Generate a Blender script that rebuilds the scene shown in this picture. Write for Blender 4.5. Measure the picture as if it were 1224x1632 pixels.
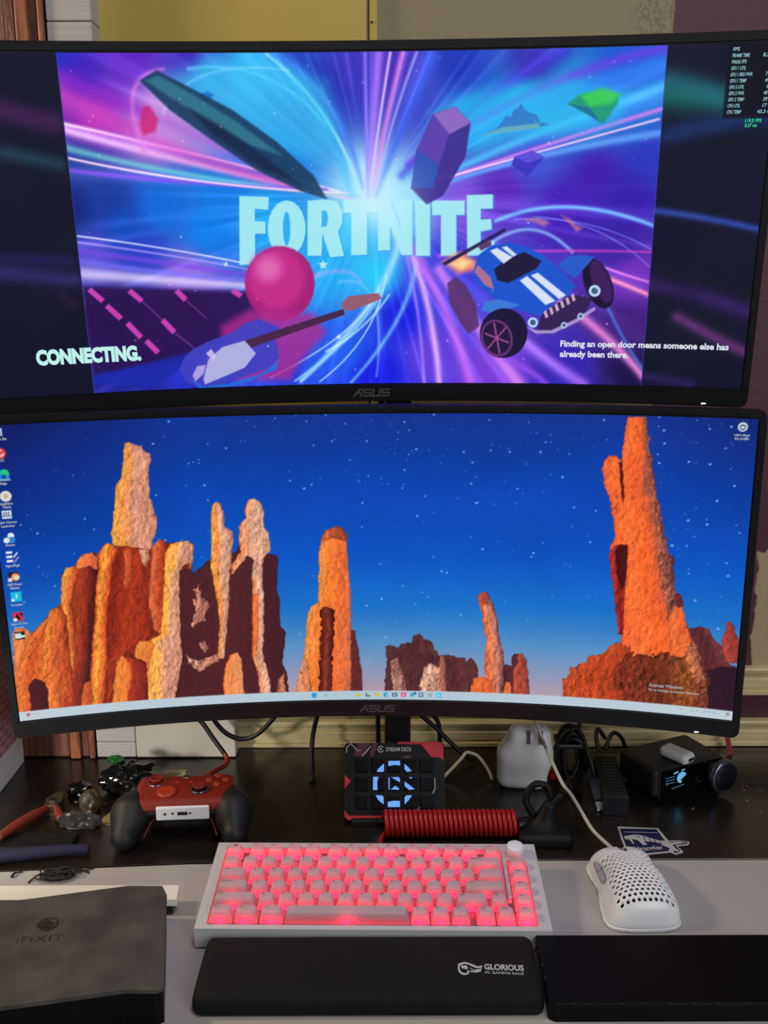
import bpy, bmesh, math, random
import numpy as np
from mathutils import Matrix, Vector, Euler

random.seed(7)
for _o in list(bpy.data.objects):
    bpy.data.objects.remove(_o)
SC = bpy.context.scene
COL = SC.collection

# ------------------------------------------------------------------ camera, world, lamps, exposure
cam_data = bpy.data.cameras.new('camera')
cam_data.sensor_fit = 'VERTICAL'
cam_data.sensor_height = 24.0
cam_data.lens = 24.0 * 1586.0 / 1632.0
cam_data.clip_start = 0.01
camera = bpy.data.objects.new('camera', cam_data)
COL.objects.link(camera)
camera.matrix_world = (Matrix.Translation((0.012, -1.082, 0.598))
                       @ Matrix.Rotation(math.pi / 2 - 0.216, 4, 'X') @ Matrix.Rotation(-0.003, 4, 'Z'))
SC.camera = camera

world = bpy.data.worlds.new('world')
SC.world = world
world.use_nodes = True
world.node_tree.nodes['Background'].inputs[0].default_value = (1.0, 0.9, 0.85, 1)
world.node_tree.nodes['Background'].inputs[1].default_value = 0.030


def area_lamp(name, loc, target, size, power, color):
    d = bpy.data.lights.new(name, 'AREA')
    d.shape = 'DISK'
    d.size = size
    d.energy = power
    d.color = color
    o = bpy.data.objects.new(name, d)
    COL.objects.link(o)
    o.location = loc
    o.rotation_euler = (Vector(target) - Vector(loc)).to_track_quat('-Z', 'Y').to_euler()
    return o


def bulb(name, loc, power, color, radius):
    d = bpy.data.lights.new(name, 'POINT')
    d.energy = power
    d.color = color
    d.shadow_soft_size = radius
    o = bpy.data.objects.new(name, d)
    COL.objects.link(o)
    o.location = loc
    return o


bulb('floor_lamp_bulb', (-1.30, -0.14, 1.02), 36.0, (1.0, 0.83, 0.56), 0.10)         # floor lamp standing left of the desk
area_lamp('room_fill_light', (1.15, -2.15, 1.05), (0.0, 0.0, 0.15), 1.3, 18.0, (0.94, 0.97, 1.0))     # added cool fill for the room light behind the viewer
area_lamp('overhead_fill_light', (0.30, -0.85, 2.25), (0.1, -0.2, 0.0), 0.6, 11.0, (0.97, 0.97, 1.0))  # added overhead fill from an unseen source, lifts desk, mouse and keyboard case
left_spot = bpy.data.lights.new('left_fill_spot', 'SPOT')          # added unseen spot, brightens only the plinth and boards at lower left
left_spot.energy = 12.0
left_spot.color = (1.0, 0.95, 0.88)
left_spot.spot_size = math.radians(34)
left_spot.spot_blend = 0.7
left_spot.shadow_soft_size = 0.04
left_spot_o = bpy.data.objects.new('left_fill_spot', left_spot)
COL.objects.link(left_spot_o)
left_spot_o.location = (-0.62, -0.50, 0.24)
left_spot_o.rotation_euler = (Vector((-0.29, 0.14, 0.03)) - Vector((-0.62, -0.50, 0.24))).to_track_quat('-Z', 'Y').to_euler()

SC.view_settings.view_transform = 'Standard'
SC.view_settings.look = 'None'
SC.view_settings.exposure = 0.0
SC.view_settings.gamma = 1.0
SC.view_settings.use_curve_mapping = False

# ------------------------------------------------------------------ helpers


def lin(c):
    return tuple(((v / 255) / 12.92 if v / 255 <= 0.04045 else ((v / 255 + 0.055) / 1.055) ** 2.4) for v in c)


def material(name, rgb, rough=0.5, metal=0.0, spec=0.5, noise=0.0, nscale=40.0, bump=0.0, bscale=200.0,
             stretch=(1, 1, 1), rgb2=None, coat=0.0, emit=None, estr=1.0, trans=0.0):
    m = bpy.data.materials.new(name)
    m.use_nodes = True
    nt = m.node_tree
    b = nt.nodes['Principled BSDF']
    c1 = lin(rgb)
    b.inputs['Base Color'].default_value = (*c1, 1)
    b.inputs['Roughness'].default_value = rough
    b.inputs['Metallic'].default_value = metal
    b.inputs['Specular IOR Level'].default_value = spec
    b.inputs['Coat Weight'].default_value = coat
    b.inputs['Transmission Weight'].default_value = trans
    if emit is not None:
        b.inputs['Emission Color'].default_value = (*lin(emit), 1)
        b.inputs['Emission Strength'].default_value = estr
    if noise or rgb2 or bump:
        tc = nt.nodes.new('ShaderNodeTexCoord')
        mp = nt.nodes.new('ShaderNodeMapping')
        mp.inputs['Scale'].default_value = stretch
        nt.links.new(tc.outputs['Object'], mp.inputs['Vector'])
    if noise or rgb2:
        n = nt.nodes.new('ShaderNodeTexNoise')
        n.inputs['Scale'].default_value = nscale
        n.inputs['Detail'].default_value = 6
        nt.links.new(mp.outputs[0], n.inputs['Vector'])
        r = nt.nodes.new('ShaderNodeValToRGB')
        c2 = lin(rgb2) if rgb2 else tuple(v * (1 - noise) for v in c1)
        r.color_ramp.elements[0].position = 0.35
        r.color_ramp.elements[0].color = (*c2, 1)
        r.color_ramp.elements[1].position = 0.65
        r.color_ramp.elements[1].color = (*c1, 1)
        nt.links.new(n.outputs['Fac'], r.inputs['Fac'])
        nt.links.new(r.outputs['Color'], b.inputs['Base Color'])
    if bump:
        n2 = nt.nodes.new('ShaderNodeTexNoise')
        n2.inputs['Scale'].default_value = bscale
        n2.inputs['Detail'].default_value = 4
        nt.links.new(mp.outputs[0], n2.inputs['Vector'])
        bp = nt.nodes.new('ShaderNodeBump')
        bp.inputs['Strength'].default_value = bump
        bp.inputs['Distance'].default_value = 0.002
        nt.links.new(n2.outputs['Fac'], bp.inputs['Height'])
        nt.links.new(bp.outputs['Normal'], b.inputs['Normal'])
    return m


def emission(name, rgb, strength=1.0):
    m = bpy.data.materials.new(name)
    m.use_nodes = True
    nt = m.node_tree
    nt.nodes.clear()
    e = nt.nodes.new('ShaderNodeEmission')
    o = nt.nodes.new('ShaderNodeOutputMaterial')
    e.inputs[0].default_value = (*lin(rgb), 1)
    e.inputs[1].default_value = strength
    nt.links.new(e.outputs[0], o.inputs[0])
    return m


def finish(ob, parent=None, smooth=False):
    COL.objects.link(ob)
    if parent is not None:
        ob.parent = parent
    if smooth and ob.type == 'MESH':
        me = ob.data
        me.polygons.foreach_set('use_smooth', [True] * len(me.polygons))
    return ob


def mesh(name, verts, faces, mat, parent=None, smooth=False):
    me = bpy.data.meshes.new(name)
    me.from_pydata([tuple(v) for v in verts], [], [tuple(f) for f in faces])
    me.update()
    me.materials.append(mat)
    return finish(bpy.data.objects.new(name, me), parent, smooth)


def bm_obj(name, bm, mat, parent=None, smooth=False):
    bmesh.ops.recalc_face_normals(bm, faces=bm.faces[:])
    me = bpy.data.meshes.new(name)
    bm.to_mesh(me)
    bm.free()
    me.materials.append(mat)
    return finish(bpy.data.objects.new(name, me), parent, smooth)


def tag(o, label, cat, group=None, kind=None):
    if label:
        o['label'] = label
    if cat:
        o['category'] = cat
    if group:
        o['group'] = group
    if kind:
        o['kind'] = kind
    return o


def thing(name, loc, label, cat, rz=0.0, group=None, rot=None):
    o = bpy.data.objects.new(name, None)
    o.empty_display_size = 0.02
    COL.objects.link(o)
    o.location = loc
    o.rotation_euler = rot if rot else (0, 0, rz)
    return tag(o, label, cat, group)


def add_box(bm, c, h, bevel=0.0, seg=2, mat=None):
    r = bmesh.ops.create_cube(bm, size=1.0)
    M = Matrix.Translation(c) @ (mat or Matrix.Identity(4)) @ Matrix.Diagonal((2 * h[0], 2 * h[1], 2 * h[2], 1))
    bmesh.ops.transform(bm, matrix=M, verts=r['verts'])
    if bevel:
        es = list({e for v in r['verts'] for e in v.link_edges})
        bmesh.ops.bevel(bm, geom=es, offset=bevel, segments=seg, affect='EDGES', profile=0.5)
    return bm


def box(name, c, h, mat, parent=None, bevel=0.0, seg=2, rot=None, smooth=False):
    bm = bmesh.new()
    add_box(bm, c, h, bevel, seg, rot)
    return bm_obj(name, bm, mat, parent, smooth)


def add_cyl(bm, a, b, r1, r2=None, n=24, cap=True):
    a, b = Vector(a), Vector(b)
    d = b - a
    M = Matrix.Translation((a + b) / 2) @ d.to_track_quat('Z', 'Y').to_matrix().to_4x4()
    return bmesh.ops.create_cone(bm, cap_ends=cap, segments=n, radius1=r1, radius2=r1 if r2 is None else r2,
                                 depth=d.length, matrix=M)


def cyl(name, a, b, r1, mat, parent=None, r2=None, n=24, smooth=False, bevel=0.0):
    bm = bmesh.new()
    add_cyl(bm, a, b, r1, r2, n)
    if bevel:
        es = [e for e in bm.edges if len(e.link_faces) == 2 and any(len(f.verts) > 4 for f in e.link_faces)]
        bmesh.ops.bevel(bm, geom=es, offset=bevel, segments=2, affect='EDGES', profile=0.5)
    return bm_obj(name, bm, mat, parent, smooth)


def lathe(name, prof, mat, parent=None, n=32, M=None, smooth=True):
    vs, fs = [], []
    for r, z in prof:
        for k in range(n):
            t = 2 * math.pi * k / n
            v = Vector((r * math.cos(t), r * math.sin(t), z))
            vs.append(M @ v if M else v)
    for i in range(len(prof) - 1):
        for k in range(n):
            fs.append((i * n + k, i * n + (k + 1) % n, (i + 1) * n + (k + 1) % n, (i + 1) * n + k))
    fs.append(tuple(range(n - 1, -1, -1)))
    fs.append(tuple((len(prof) - 1) * n + k for k in range(n)))
    return mesh(name, vs, fs, mat, parent, smooth)


def catmull(pts, k=8):
    P = [Vector(p) for p in pts]
    P = [2 * P[0] - P[1]] + P + [2 * P[-1] - P[-2]]
    out = []
    for i in range(1, len(P) - 2):
        for j in range(k):
            t = j / k
            a, b, c, d = P[i - 1], P[i], P[i + 1], P[i + 2]
            out.append(0.5 * ((2 * b) + (c - a) * t + (2 * a - 5 * b + 4 * c - d) * t * t + (3 * b - a - 3 * c + d) * t ** 3))
    out.append(P[-2])
    return out


def tube_data(path, r, n=8, base=0):
    """vertices and faces of a tube swept along the path; r is a number or a list"""
    P = [Vector(p) for p in path]
    rr = r if isinstance(r, (list, tuple)) else [r] * len(P)
    vs, fs = [], []
    nrm = None
    for i, p in enumerate(P):
        t = (P[min(i + 1, len(P) - 1)] - P[max(i - 1, 0)]).normalized()
        if nrm is None:
            nrm = t.orthogonal().normalized()
        nrm = (nrm - t * nrm.dot(t)).normalized()
        bi = t.cross(nrm)
        for k in range(n):
            a = 2 * math.pi * k / n
            vs.append(p + (nrm * math.cos(a) + bi * math.sin(a)) * rr[i])
    for i in range(len(P) - 1):
        for k in range(n):
            fs.append((base + i * n + k, base + i * n + (k + 1) % n, base + (i + 1) * n + (k + 1) % n, base + (i + 1) * n + k))
    fs.append(tuple(base + k for k in range(n - 1, -1, -1)))
    fs.append(tuple(base + (len(P) - 1) * n + k for k in range(n)))
    return vs, fs


def tube(name, pts, r, mat, parent=None, n=8, k=8):
    path = catmull(pts, k) if k else pts
    if isinstance(r, (list, tuple)):
        m = len(path) - 1
        r = [float(np.interp(i / m, np.linspace(0, 1, len(r)), r)) for i in range(m + 1)]
    vs, fs = tube_data(path, r, n)
    return mesh(name, vs, fs, mat, parent, True)


def prism(name, pts, z0, z1, mat, parent=None, bevel=0.0, M=None, smooth=False):
    """2-D outline extruded from z0 to z1"""
    bm = bmesh.new()
    a = [bm.verts.new((x, y, z0)) for x, y in pts]
    f = bm.faces.new(a)
    r = bmesh.ops.extrude_face_region(bm, geom=[f])
    vv = [e for e in r['geom'] if isinstance(e, bmesh.types.BMVert)]
    bmesh.ops.translate(bm, verts=vv, vec=(0, 0, z1 - z0))
    if bevel:
        top = [e for e in bm.edges if abs(e.verts[0].co.z - z1) < 1e-7 and abs(e.verts[1].co.z - z1) < 1e-7]
        bmesh.ops.bevel(bm, geom=top, offset=bevel, segments=2, affect='EDGES', profile=0.5)
    if M:
        bmesh.ops.transform(bm, matrix=M, verts=bm.verts[:])
    return bm_obj(name, bm, mat, parent, smooth)


_fonts = {}


def text_mesh(s, size, bold=0.0, shear=0.0, sx=1.0, align='LEFT'):
    """vertices (2-D) and faces of a line of lettering"""
    key = (s, size, bold, shear, sx, align)
    if key not in _fonts:
        cu = bpy.data.curves.new('lettering', 'FONT')
        cu.body = s
        cu.size = size
        cu.offset = bold * size
        cu.shear = shear
        cu.align_x = align
        cu.resolution_u = 3
        ob = bpy.data.objects.new('lettering', cu)
        me = bpy.data.meshes.new_from_object(ob)
        vs = [(v.co.x * sx, v.co.y) for v in me.vertices]
        fs = [tuple(p.vertices) for p in me.polygons]
        bpy.data.objects.remove(ob)
        bpy.data.curves.remove(cu)
        bpy.data.meshes.remove(me)
        _fonts[key] = (vs, fs)
    return _fonts[key]


def lettering(s, size, mat, parent, M, bold=0.0, shear=0.0, sx=1.0, align='LEFT', name='lettering'):
    vs, fs = text_mesh(s, size, bold, shear, sx, align)
    return mesh(name, [M @ Vector((x, y, 0)) for x, y in vs], fs, mat, parent)


def lettering_fit(s, width, height, mat, parent, M, bold=0.0, shear=0.0, name='lettering'):
    """lettering stretched to a width and cap height"""
    vs, fs = text_mesh(s, 1.0, bold, shear)
    xs = [v[0] for v in vs]
    ys = [v[1] for v in vs]
    x0, x1, y1 = min(xs), max(xs), max(ys)
    y0 = min(0.0, min(ys)) if not any(c in 'gpqy,' for c in s) else 0.0
    return mesh(name, [M @ Vector(((x - x0) / (x1 - x0) * width, (y - y0) / (y1 - y0) * height, 0)) for x, y in vs], fs, mat, parent)


def surface_nets(F, lo, step):
    """mesh of the zero level of a sampled field (negative inside)"""
    nx, ny, nz = F.shape
    ins = F < 0
    corners = [(i, j, k) for i in (0, 1) for j in (0, 1) for k in (0, 1)]
    sub = lambda c: (slice(c[0], nx - 1 + c[0]), slice(c[1], ny - 1 + c[1]), slice(c[2], nz - 1 + c[2]))
    cnt = sum(ins[sub(c)].astype(np.int8) for c in corners)
    act = (cnt > 0) & (cnt < 8)
    idx = np.argwhere(act)
    num = np.zeros((len(idx), 3))
    den = np.zeros(len(idx))
    V = {c: F[sub(c)][act] for c in corners}
    for a in corners:
        for ax in range(3):
            if a[ax] == 0:
                b = list(a)
                b[ax] = 1
                fa, fb = V[a], V[tuple(b)]
                x = (fa < 0) != (fb < 0)
                t = np.where(x, fa / np.where(fa == fb, 1, fa - fb), 0)
                p = np.array(a, float)[None] + t[:, None] * np.eye(3)[ax][None]
                num += np.where(x[:, None], p, 0)
                den += x
    pos = (idx + num / den[:, None]) * step + np.array(lo)
    ids = np.full(act.shape, -1, np.int64)
    ids[act] = np.arange(len(idx))
    quads = []
    for ax in range(3):
        s0 = [slice(None)] * 3
        s1 = [slice(None)] * 3
        s0[ax] = slice(0, -1)
        s1[ax] = slice(1, None)
        ch = ins[tuple(s0)] != ins[tuple(s1)]
        e = np.argwhere(ch)
        u, v = [(1, 2), (2, 0), (0, 1)][ax]
        ok = (e[:, u] > 0) & (e[:, v] > 0) & (e[:, u] < act.shape[u]) & (e[:, v] < act.shape[v])
        e = e[ok]
        fl = ins[tuple(e.T)]
        q = []
        for du, dv in ((1, 1), (0, 1), (0, 0), (1, 0)):
            c = e.copy()
            c[:, u] -= du
            c[:, v] -= dv
            q.append(ids[tuple(c.T)])
        q = np.stack(q, 1)
        q[~fl] = q[~fl][:, ::-1]
        quads.append(q)
    return pos, np.concatenate(quads)


def sdf_mesh(name, fn, lo, hi, step, mat, parent=None, smooth=True):
    ax = [np.arange(l, h + step, step) for l, h in zip(lo, hi)]
    X, Y, Z = np.meshgrid(*ax, indexing='ij')
    pos, q = surface_nets(fn(X, Y, Z), lo, step)
    return fast_mesh(name, pos, q, mat, parent, smooth)


def fast_mesh(name, pos, quads, mat, parent=None, smooth=True):
    me = bpy.data.meshes.new(name)
    me.vertices.add(len(pos))
    me.vertices.foreach_set('co', np.asarray(pos, np.float32).ravel())
    me.loops.add(quads.size)
    me.loops.foreach_set('vertex_index', quads.ravel().astype(np.int32))
    me.polygons.add(len(quads))
    me.polygons.foreach_set('loop_start', np.arange(0, quads.size, 4, dtype=np.int32))
    me.polygons.foreach_set('use_smooth', np.full(len(quads), smooth))
    me.update(calc_edges=True)
    me.materials.append(mat)
    return finish(bpy.data.objects.new(name, me), parent)


def sd_capsule(X, Y, Z, a, b, ra, rb):
    a, b = np.array(a), np.array(b)
    d = b - a
    t = np.clip(((X - a[0]) * d[0] + (Y - a[1]) * d[1] + (Z - a[2]) * d[2]) / (d @ d), 0, 1)
    return np.sqrt((X - a[0] - t * d[0]) ** 2 + (Y - a[1] - t * d[1]) ** 2 + (Z - a[2] - t * d[2]) ** 2) - (ra + (rb - ra) * t)


def sd_rbox(X, Y, Z, c, h, r):
    qx, qy, qz = np.abs(X - c[0]) - h[0] + r, np.abs(Y - c[1]) - h[1] + r, np.abs(Z - c[2]) - h[2] + r
    return np.sqrt(np.maximum(qx, 0) ** 2 + np.maximum(qy, 0) ** 2 + np.maximum(qz, 0) ** 2) + np.minimum(np.maximum(qx, np.maximum(qy, qz)), 0) - r


def smin(a, b, k):
    h = np.clip(0.5 + 0.5 * (b - a) / k, 0, 1)
    return b * (1 - h) + a * h - k * h * (1 - h)


# ------------------------------------------------------------------ picture data of the two screens, taken from image pixels, converted offline (screen units)
ROCKS = [
([(479.9,402.3),(494.6,389.5),(503.7,390.5),(516.3,394.4),(521.6,404.3)],[(0,(46,74,140)),(1,(52,70,130))],0,0.5,0.3),
([(732.8,395.9),(744.1,389.4),(759.0,389.5),(772.4,394.4)],[(0,(46,74,140)),(1,(52,70,130))],0,0.5,0.3),
([(1.3,315.1),(37.5,282.0),(72.0,248.6),(75.9,208.1),(92.3,200.4),(127.9,180.5),(155.2,171.6),(200.8,177.9),(215.5,173.3),(247.9,171.3),(255.0,178.9),(250.5,210.6),(232.6,406.4),(-0.6,409.6)],[(0,(150,60,28)),(0.4,(125,38,22)),(1,(110,36,26))],0.45,2.2,1.6),
([(173.3,31.3),(179.1,29.8),(194.8,37.3),(203.2,46.2),(206.6,54.9),(202.5,66.0),(201.2,105.0),(205.4,127.2),(208.1,136.2),(205.6,158.4),(199.8,168.9),(193.7,193.8),(188.5,207.1),(183.7,193.2),(181.1,182.2),(167.4,175.9),(146.8,172.8),(146.6,155.0),(154.4,111.3),(156.8,92.3),(165.7,74.6),(170.5,55.9)],[(0,(238,158,60)),(0.3,(226,140,80)),(0.5,(208,146,118)),(1,(192,124,100))],0.5,2.2,1.6),
([(144.4,181.7),(159.2,173.6),(196.4,180.4),(199.0,203.2),(193.2,258.1),(192.3,304.9),(164.3,321.8),(145.7,339.3),(128.9,385.9),(117.8,394.6),(128.4,290.5),(134.0,244.6)],[(0,(120,30,18)),(0.5,(165,52,26)),(1,(130,36,24))],0.5,2.2,1.6),
([(159.3,182.6),(168.2,176.0),(172.3,188.0),(168.6,224.1),(161.6,237.4),(155.6,227.8),(160.0,205.3)],[(0,(205,90,44)),(1,(160,56,30))],0.4,2.2,1.6),
([(181.3,180.4),(193.3,177.5),(193.7,193.8),(188.5,207.1),(183.3,197.7)],[(0,(208,146,118)),(1,(190,128,104))],0.5,2.2,1.6),
([(92.3,200.4),(104.5,183.3),(121.3,180.1),(126.3,189.4),(121.5,225.3),(113.3,270.6),(104.2,326.0),(92.3,411.4),(58.0,412.3),(81.6,323.8),(93.4,250.5)],[(0,(172,64,30)),(0.5,(135,40,26)),(1,(58,20,26))],0.45,2.2,1.6),
([(91.2,203.0),(102.7,185.0),(118.0,180.7),(125.6,187.6),(123.2,205.4),(111.4,199.1),(98.7,201.8)],[(0,(240,130,60)),(1,(205,90,60))],0.4,2.2,1.6),
([(75.3,214.3),(82.5,199.6),(93.3,198.6),(98.4,205.4),(93.5,223.1),(85.2,249.7),(85.9,277.5),(84.9,324.2),(77.3,351.8),(70.8,313.3),(72.9,239.5)],[(0,(236,160,60)),(0.5,(214,112,52)),(1,(165,60,30))],0.45,2.2,1.6),
([(126.8,184.0),(134.6,170.2),(145.4,169.2),(153.0,178.6),(144.5,199.7),(134.1,253.8),(128.4,290.5),(126.1,337.6),(114.6,402.0),(92.7,406.5),(107.5,316.9),(115.0,270.8),(119.4,229.7),(125.9,202.9)],[(0,(222,104,42)),(0.35,(238,152,54)),(0.65,(222,110,44)),(1,(180,60,28))],0.5,2.2,1.6),
([(199.1,177.8),(207.6,165.7),(215.8,169.7),(219.2,180.7),(214.2,204.1),(208.9,277.8),(203.4,307.6),(192.0,297.3),(188.1,257.7),(193.4,221.1)],[(0,(206,104,68)),(0.5,(190,74,38)),(1,(140,44,26))],0.45,2.2,1.6),
([(214.5,187.7),(223.9,173.8),(235.2,170.7),(247.9,171.3),(255.2,177.1),(253.3,192.4),(249.5,211.5),(245.9,202.1),(236.8,209.9),(232.7,232.6),(229.8,288.5),(228.1,326.4),(233.2,342.1),(227.1,355.2),(221.6,384.0),(215.1,403.2),(172.7,404.6),(181.9,327.9),(175.7,318.9),(191.0,310.5),(200.9,305.5),(207.7,259.0),(212.0,222.3)],[(0,(240,150,60)),(0.3,(236,164,78)),(0.55,(208,146,118)),(1,(190,128,104))],0.55,2.2,1.6),
([(163.9,326.5),(170.9,314.7),(186.5,314.0),(192.8,322.1),(184.7,337.7),(171.2,401.5),(158.1,400.4)],[(0,(232,140,60)),(1,(210,110,50))],0.4,2.2,1.6),
([(4.0,289.5),(8.3,279.8),(21.3,280.3),(29.1,291.3),(23.1,317.6),(9.6,344.2),(-0.7,363.7)],[(0,(226,130,70)),(1,(200,104,56))],0.45,2.2,1.6),
([(-4.9,403.3),(-2.1,361.6),(7.4,334.5),(23.4,299.0),(37.5,282.0),(51.0,269.5),(56.3,258.1),(68.9,255.6),(76.9,267.4),(76.7,295.2),(75.7,332.7),(76.3,380.5),(70.9,410.9),(24.5,409.1)],[(0,(222,112,48)),(0.3,(196,80,34)),(0.6,(226,116,48)),(1,(150,48,26))],0.55,2.2,1.6),
([(46.8,287.6),(56.0,260.8),(67.9,257.4),(71.1,276.1),(60.0,321.6),(46.9,353.3),(34.4,361.4),(40.3,319.5)],[(0,(232,130,54)),(1,(188,78,36))],0.5,2.2,1.6),
([(17.2,366.9),(24.9,356.4),(36.1,360.6),(42.1,376.6),(38.6,403.1),(16.7,404.2)],[(0,(74,18,20)),(1,(60,16,26))],0.1,2.2,1.6),
([(137.6,343.4),(145.2,334.5),(163.0,338.8),(177.9,346.8),(177.3,390.3),(175.5,401.9),(125.7,403.2),(130.6,376.4)],[(0,(234,134,54)),(0.4,(222,116,48)),(0.5,(158,50,30)),(1,(112,30,26))],0.4,2.2,1.6),
([(81.6,396.6),(90.6,372.4),(101.4,366.8),(99.3,390.7),(93.8,403.7),(79.9,406.1)],[(0,(216,100,44)),(1,(184,72,36))],0.4,2.2,1.6),
([(233.1,214.3),(245.3,211.2),(251.8,217.1),(267.0,206.8),(276.1,198.1),(289.3,194.1),(311.0,190.4),(319.7,172.5),(341.6,182.4),(358.4,194.8),(367.0,196.8),(369.2,206.1),(365.7,247.7),(369.4,266.6),(368.7,304.5),(375.5,312.4),(371.6,343.1),(369.0,362.5),(374.9,372.5),(377.3,402.2),(304.0,406.9),(213.2,405.0),(227.7,345.6),(228.3,297.9)],[(0,(70,28,34)),(0.5,(78,32,36)),(1,(64,26,36))],0.16,2.2,1.6),
([(283.2,122.7),(287.7,117.6),(293.6,118.7),(298.0,131.3),(298.4,153.7),(308.3,160.3),(309.4,172.1),(306.7,190.2),(304.0,208.4),(301.0,231.4),(298.4,263.9),(293.7,301.5),(287.5,349.2),(276.9,348.6),(283.2,301.0),(282.7,263.2),(278.3,235.0),(276.4,207.2),(278.9,180.0),(280.5,153.0),(280.7,135.1)],[(0,(240,158,66)),(0.35,(228,130,70)),(0.55,(212,160,132)),(1,(190,128,104))],0.55,2.2,1.6),
([(327.0,129.6),(332.9,115.5),(340.6,114.0),(348.9,119.6),(352.5,133.1),(352.4,155.5),(358.0,164.7),(359.4,192.0),(350.5,197.3),(347.3,210.0),(346.9,256.5),(345.7,303.7),(341.2,342.0),(348.7,376.4),(351.4,396.3),(335.9,400.5),(331.4,361.1),(326.8,346.3),(329.8,303.1),(331.6,265.3),(331.7,228.0),(335.5,203.2),(328.0,196.5),(318.8,207.2),(304.9,223.2),(303.0,210.2),(318.8,190.7),(316.7,163.4),(319.2,149.9),(328.2,141.3)],[(0,(226,132,84)),(0.5,(212,160,132)),(1,(206,152,126))],0.55,2.2,1.6),
([(332.1,254.1),(340.1,251.5),(338.6,303.5),(332.1,346.5),(326.8,346.3)],[(0,(238,110,48)),(1,(226,112,60))],0.4,2.2,1.6),
([(251.0,242.9),(259.2,235.9),(261.6,252.8),(272.0,267.3),(267.1,276.5),(261.9,290.4),(250.3,294.4),(243.1,298.8),(249.8,275.5)],[(0,(186,120,100)),(1,(150,92,80))],0.9,2,5),
([(253.8,323.2),(262.8,319.0),(265.4,333.5),(258.9,339.9)],[(0,(190,124,104)),(1,(160,100,86))],0.9,2,3),
([(233.4,339.2),(240.9,346.5),(253.9,349.2),(276.4,341.8),(282.2,348.9),(263.9,359.5),(251.1,366.5),(238.5,356.0)],[(0,(200,140,118)),(1,(176,112,94))],0.8,2,3),
([(287.8,360.9),(296.8,341.9),(305.7,340.5),(311.4,350.4),(312.6,379.7),(312.4,401.4),(283.7,401.8),(283.8,383.1)],[(0,(238,124,58)),(0.5,(230,140,84)),(1,(212,136,96))],0.4,2.2,1.6),
([(356.6,401.4),(362.7,383.9),(368.4,376.2),(373.4,388.2),(378.8,388.4),(386.0,388.6),(381.9,402.3)],[(0,(150,80,66)),(1,(214,130,90))],0.7,2,3),
([(466.5,311.4),(474.5,310.6),(477.6,335.6),(482.4,364.9),(483.5,403.3),(459.9,403.1)],[(0,(100,40,38)),(1,(84,36,42))],0.4,2.2,1.6),
([(430.4,175.5),(435.9,164.7),(446.5,159.4),(456.1,157.7),(461.2,162.3),(466.2,171.4),(465.0,185.1),(467.2,203.4),(469.0,240.5),(469.2,268.7),(469.3,306.7),(466.3,402.1),(385.5,402.4),(390.7,382.8),(401.1,344.0),(405.1,305.6),(407.5,286.6),(415.1,272.5),(422.3,269.8),(425.2,230.6),(426.4,193.7)],[(0,(230,138,66)),(0.3,(228,118,48)),(0.75,(226,104,48)),(0.93,(208,104,66)),(1,(178,90,66))],0.4,2.2,1.6),
([(428.6,179.1),(431.4,171.8),(436.0,162.8),(446.5,158.5),(456.1,155.9),(461.2,160.5),(467.1,169.6),(464.3,178.7),(446.1,173.9)],[(0,(192,84,48)),(1,(150,62,44))],0.6,2.2,1.6),
([(426.4,279.4),(434.5,275.7),(447.7,279.7),(445.2,306.4),(441.2,354.6),(438.1,401.7),(420.0,401.4),(422.6,344.5),(427.4,306.1)],[(0,(70,22,18)),(0.5,(130,50,34)),(1,(60,16,18))],0.6,2,3),
([(385.5,401.4),(391.8,378.9),(401.8,348.9),(406.7,363.6),(410.0,401.1)],[(0,(222,140,96)),(1,(196,112,70))],0.6,2.2,1.6),
([(514.4,403.4),(516.6,374.7),(520.4,355.2),(517.1,335.8),(524.3,332.9),(535.0,337.7),(540.4,332.8),(547.6,327.9),(556.6,327.9),(558.4,316.3),(567.3,315.3),(571.7,323.9),(582.4,327.6),(586.9,341.0),(594.1,347.6),(607.5,347.3),(619.1,351.9),(629.8,351.6),(633.5,359.3),(638.7,351.4),(645.0,358.9),(650.5,370.4),(645.5,400.9)],[(0,(86,44,46)),(0.5,(74,36,42)),(1,(92,46,46))],0.5,2,3),
([(524.0,357.1),(534.8,353.2),(540.1,374.6),(547.1,402.2),(525.3,402.3)],[(0,(176,124,110)),(1,(140,90,82))],0.9,2,4),
([(570.7,368.4),(583.3,362.4),(595.9,366.0),(601.4,401.3),(565.2,402.0)],[(0,(210,160,136)),(1,(176,120,104))],0.9,2,3),
([(594.1,349.6),(602.1,350.4),(605.0,399.2),(596.0,399.4)],[(0,(190,116,92)),(1,(140,76,64))],0.7,2,2),
([(647.4,259.0),(653.4,252.3),(661.3,253.0),(668.5,266.8),(675.9,290.0),(680.0,323.1),(684.7,342.1),(687.9,370.9),(684.0,398.4),(661.6,399.4),(658.4,362.4),(660.6,323.8),(655.9,304.9),(653.8,281.3),(649.3,267.3)],[(0,(216,96,54)),(0.4,(214,120,84)),(0.7,(180,112,96)),(1,(120,66,64))],0.6,2.2,1.6),
([(646.5,258.0),(653.4,252.3),(662.2,253.9),(661.5,268.9),(651.1,271.0)],[(0,(196,80,56)),(1,(140,60,52))],0.5,2.2,1.6),
([(684.0,400.4),(686.0,361.3),(696.6,360.8),(696.3,349.3),(700.6,343.3),(712.0,341.8),(716.6,350.3),(720.6,369.4),(723.8,388.6),(721.4,399.5)],[(0,(70,32,40)),(0.4,(84,38,42)),(0.5,(176,76,52)),(1,(128,54,46))],0.5,2.2,1.6),
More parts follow.
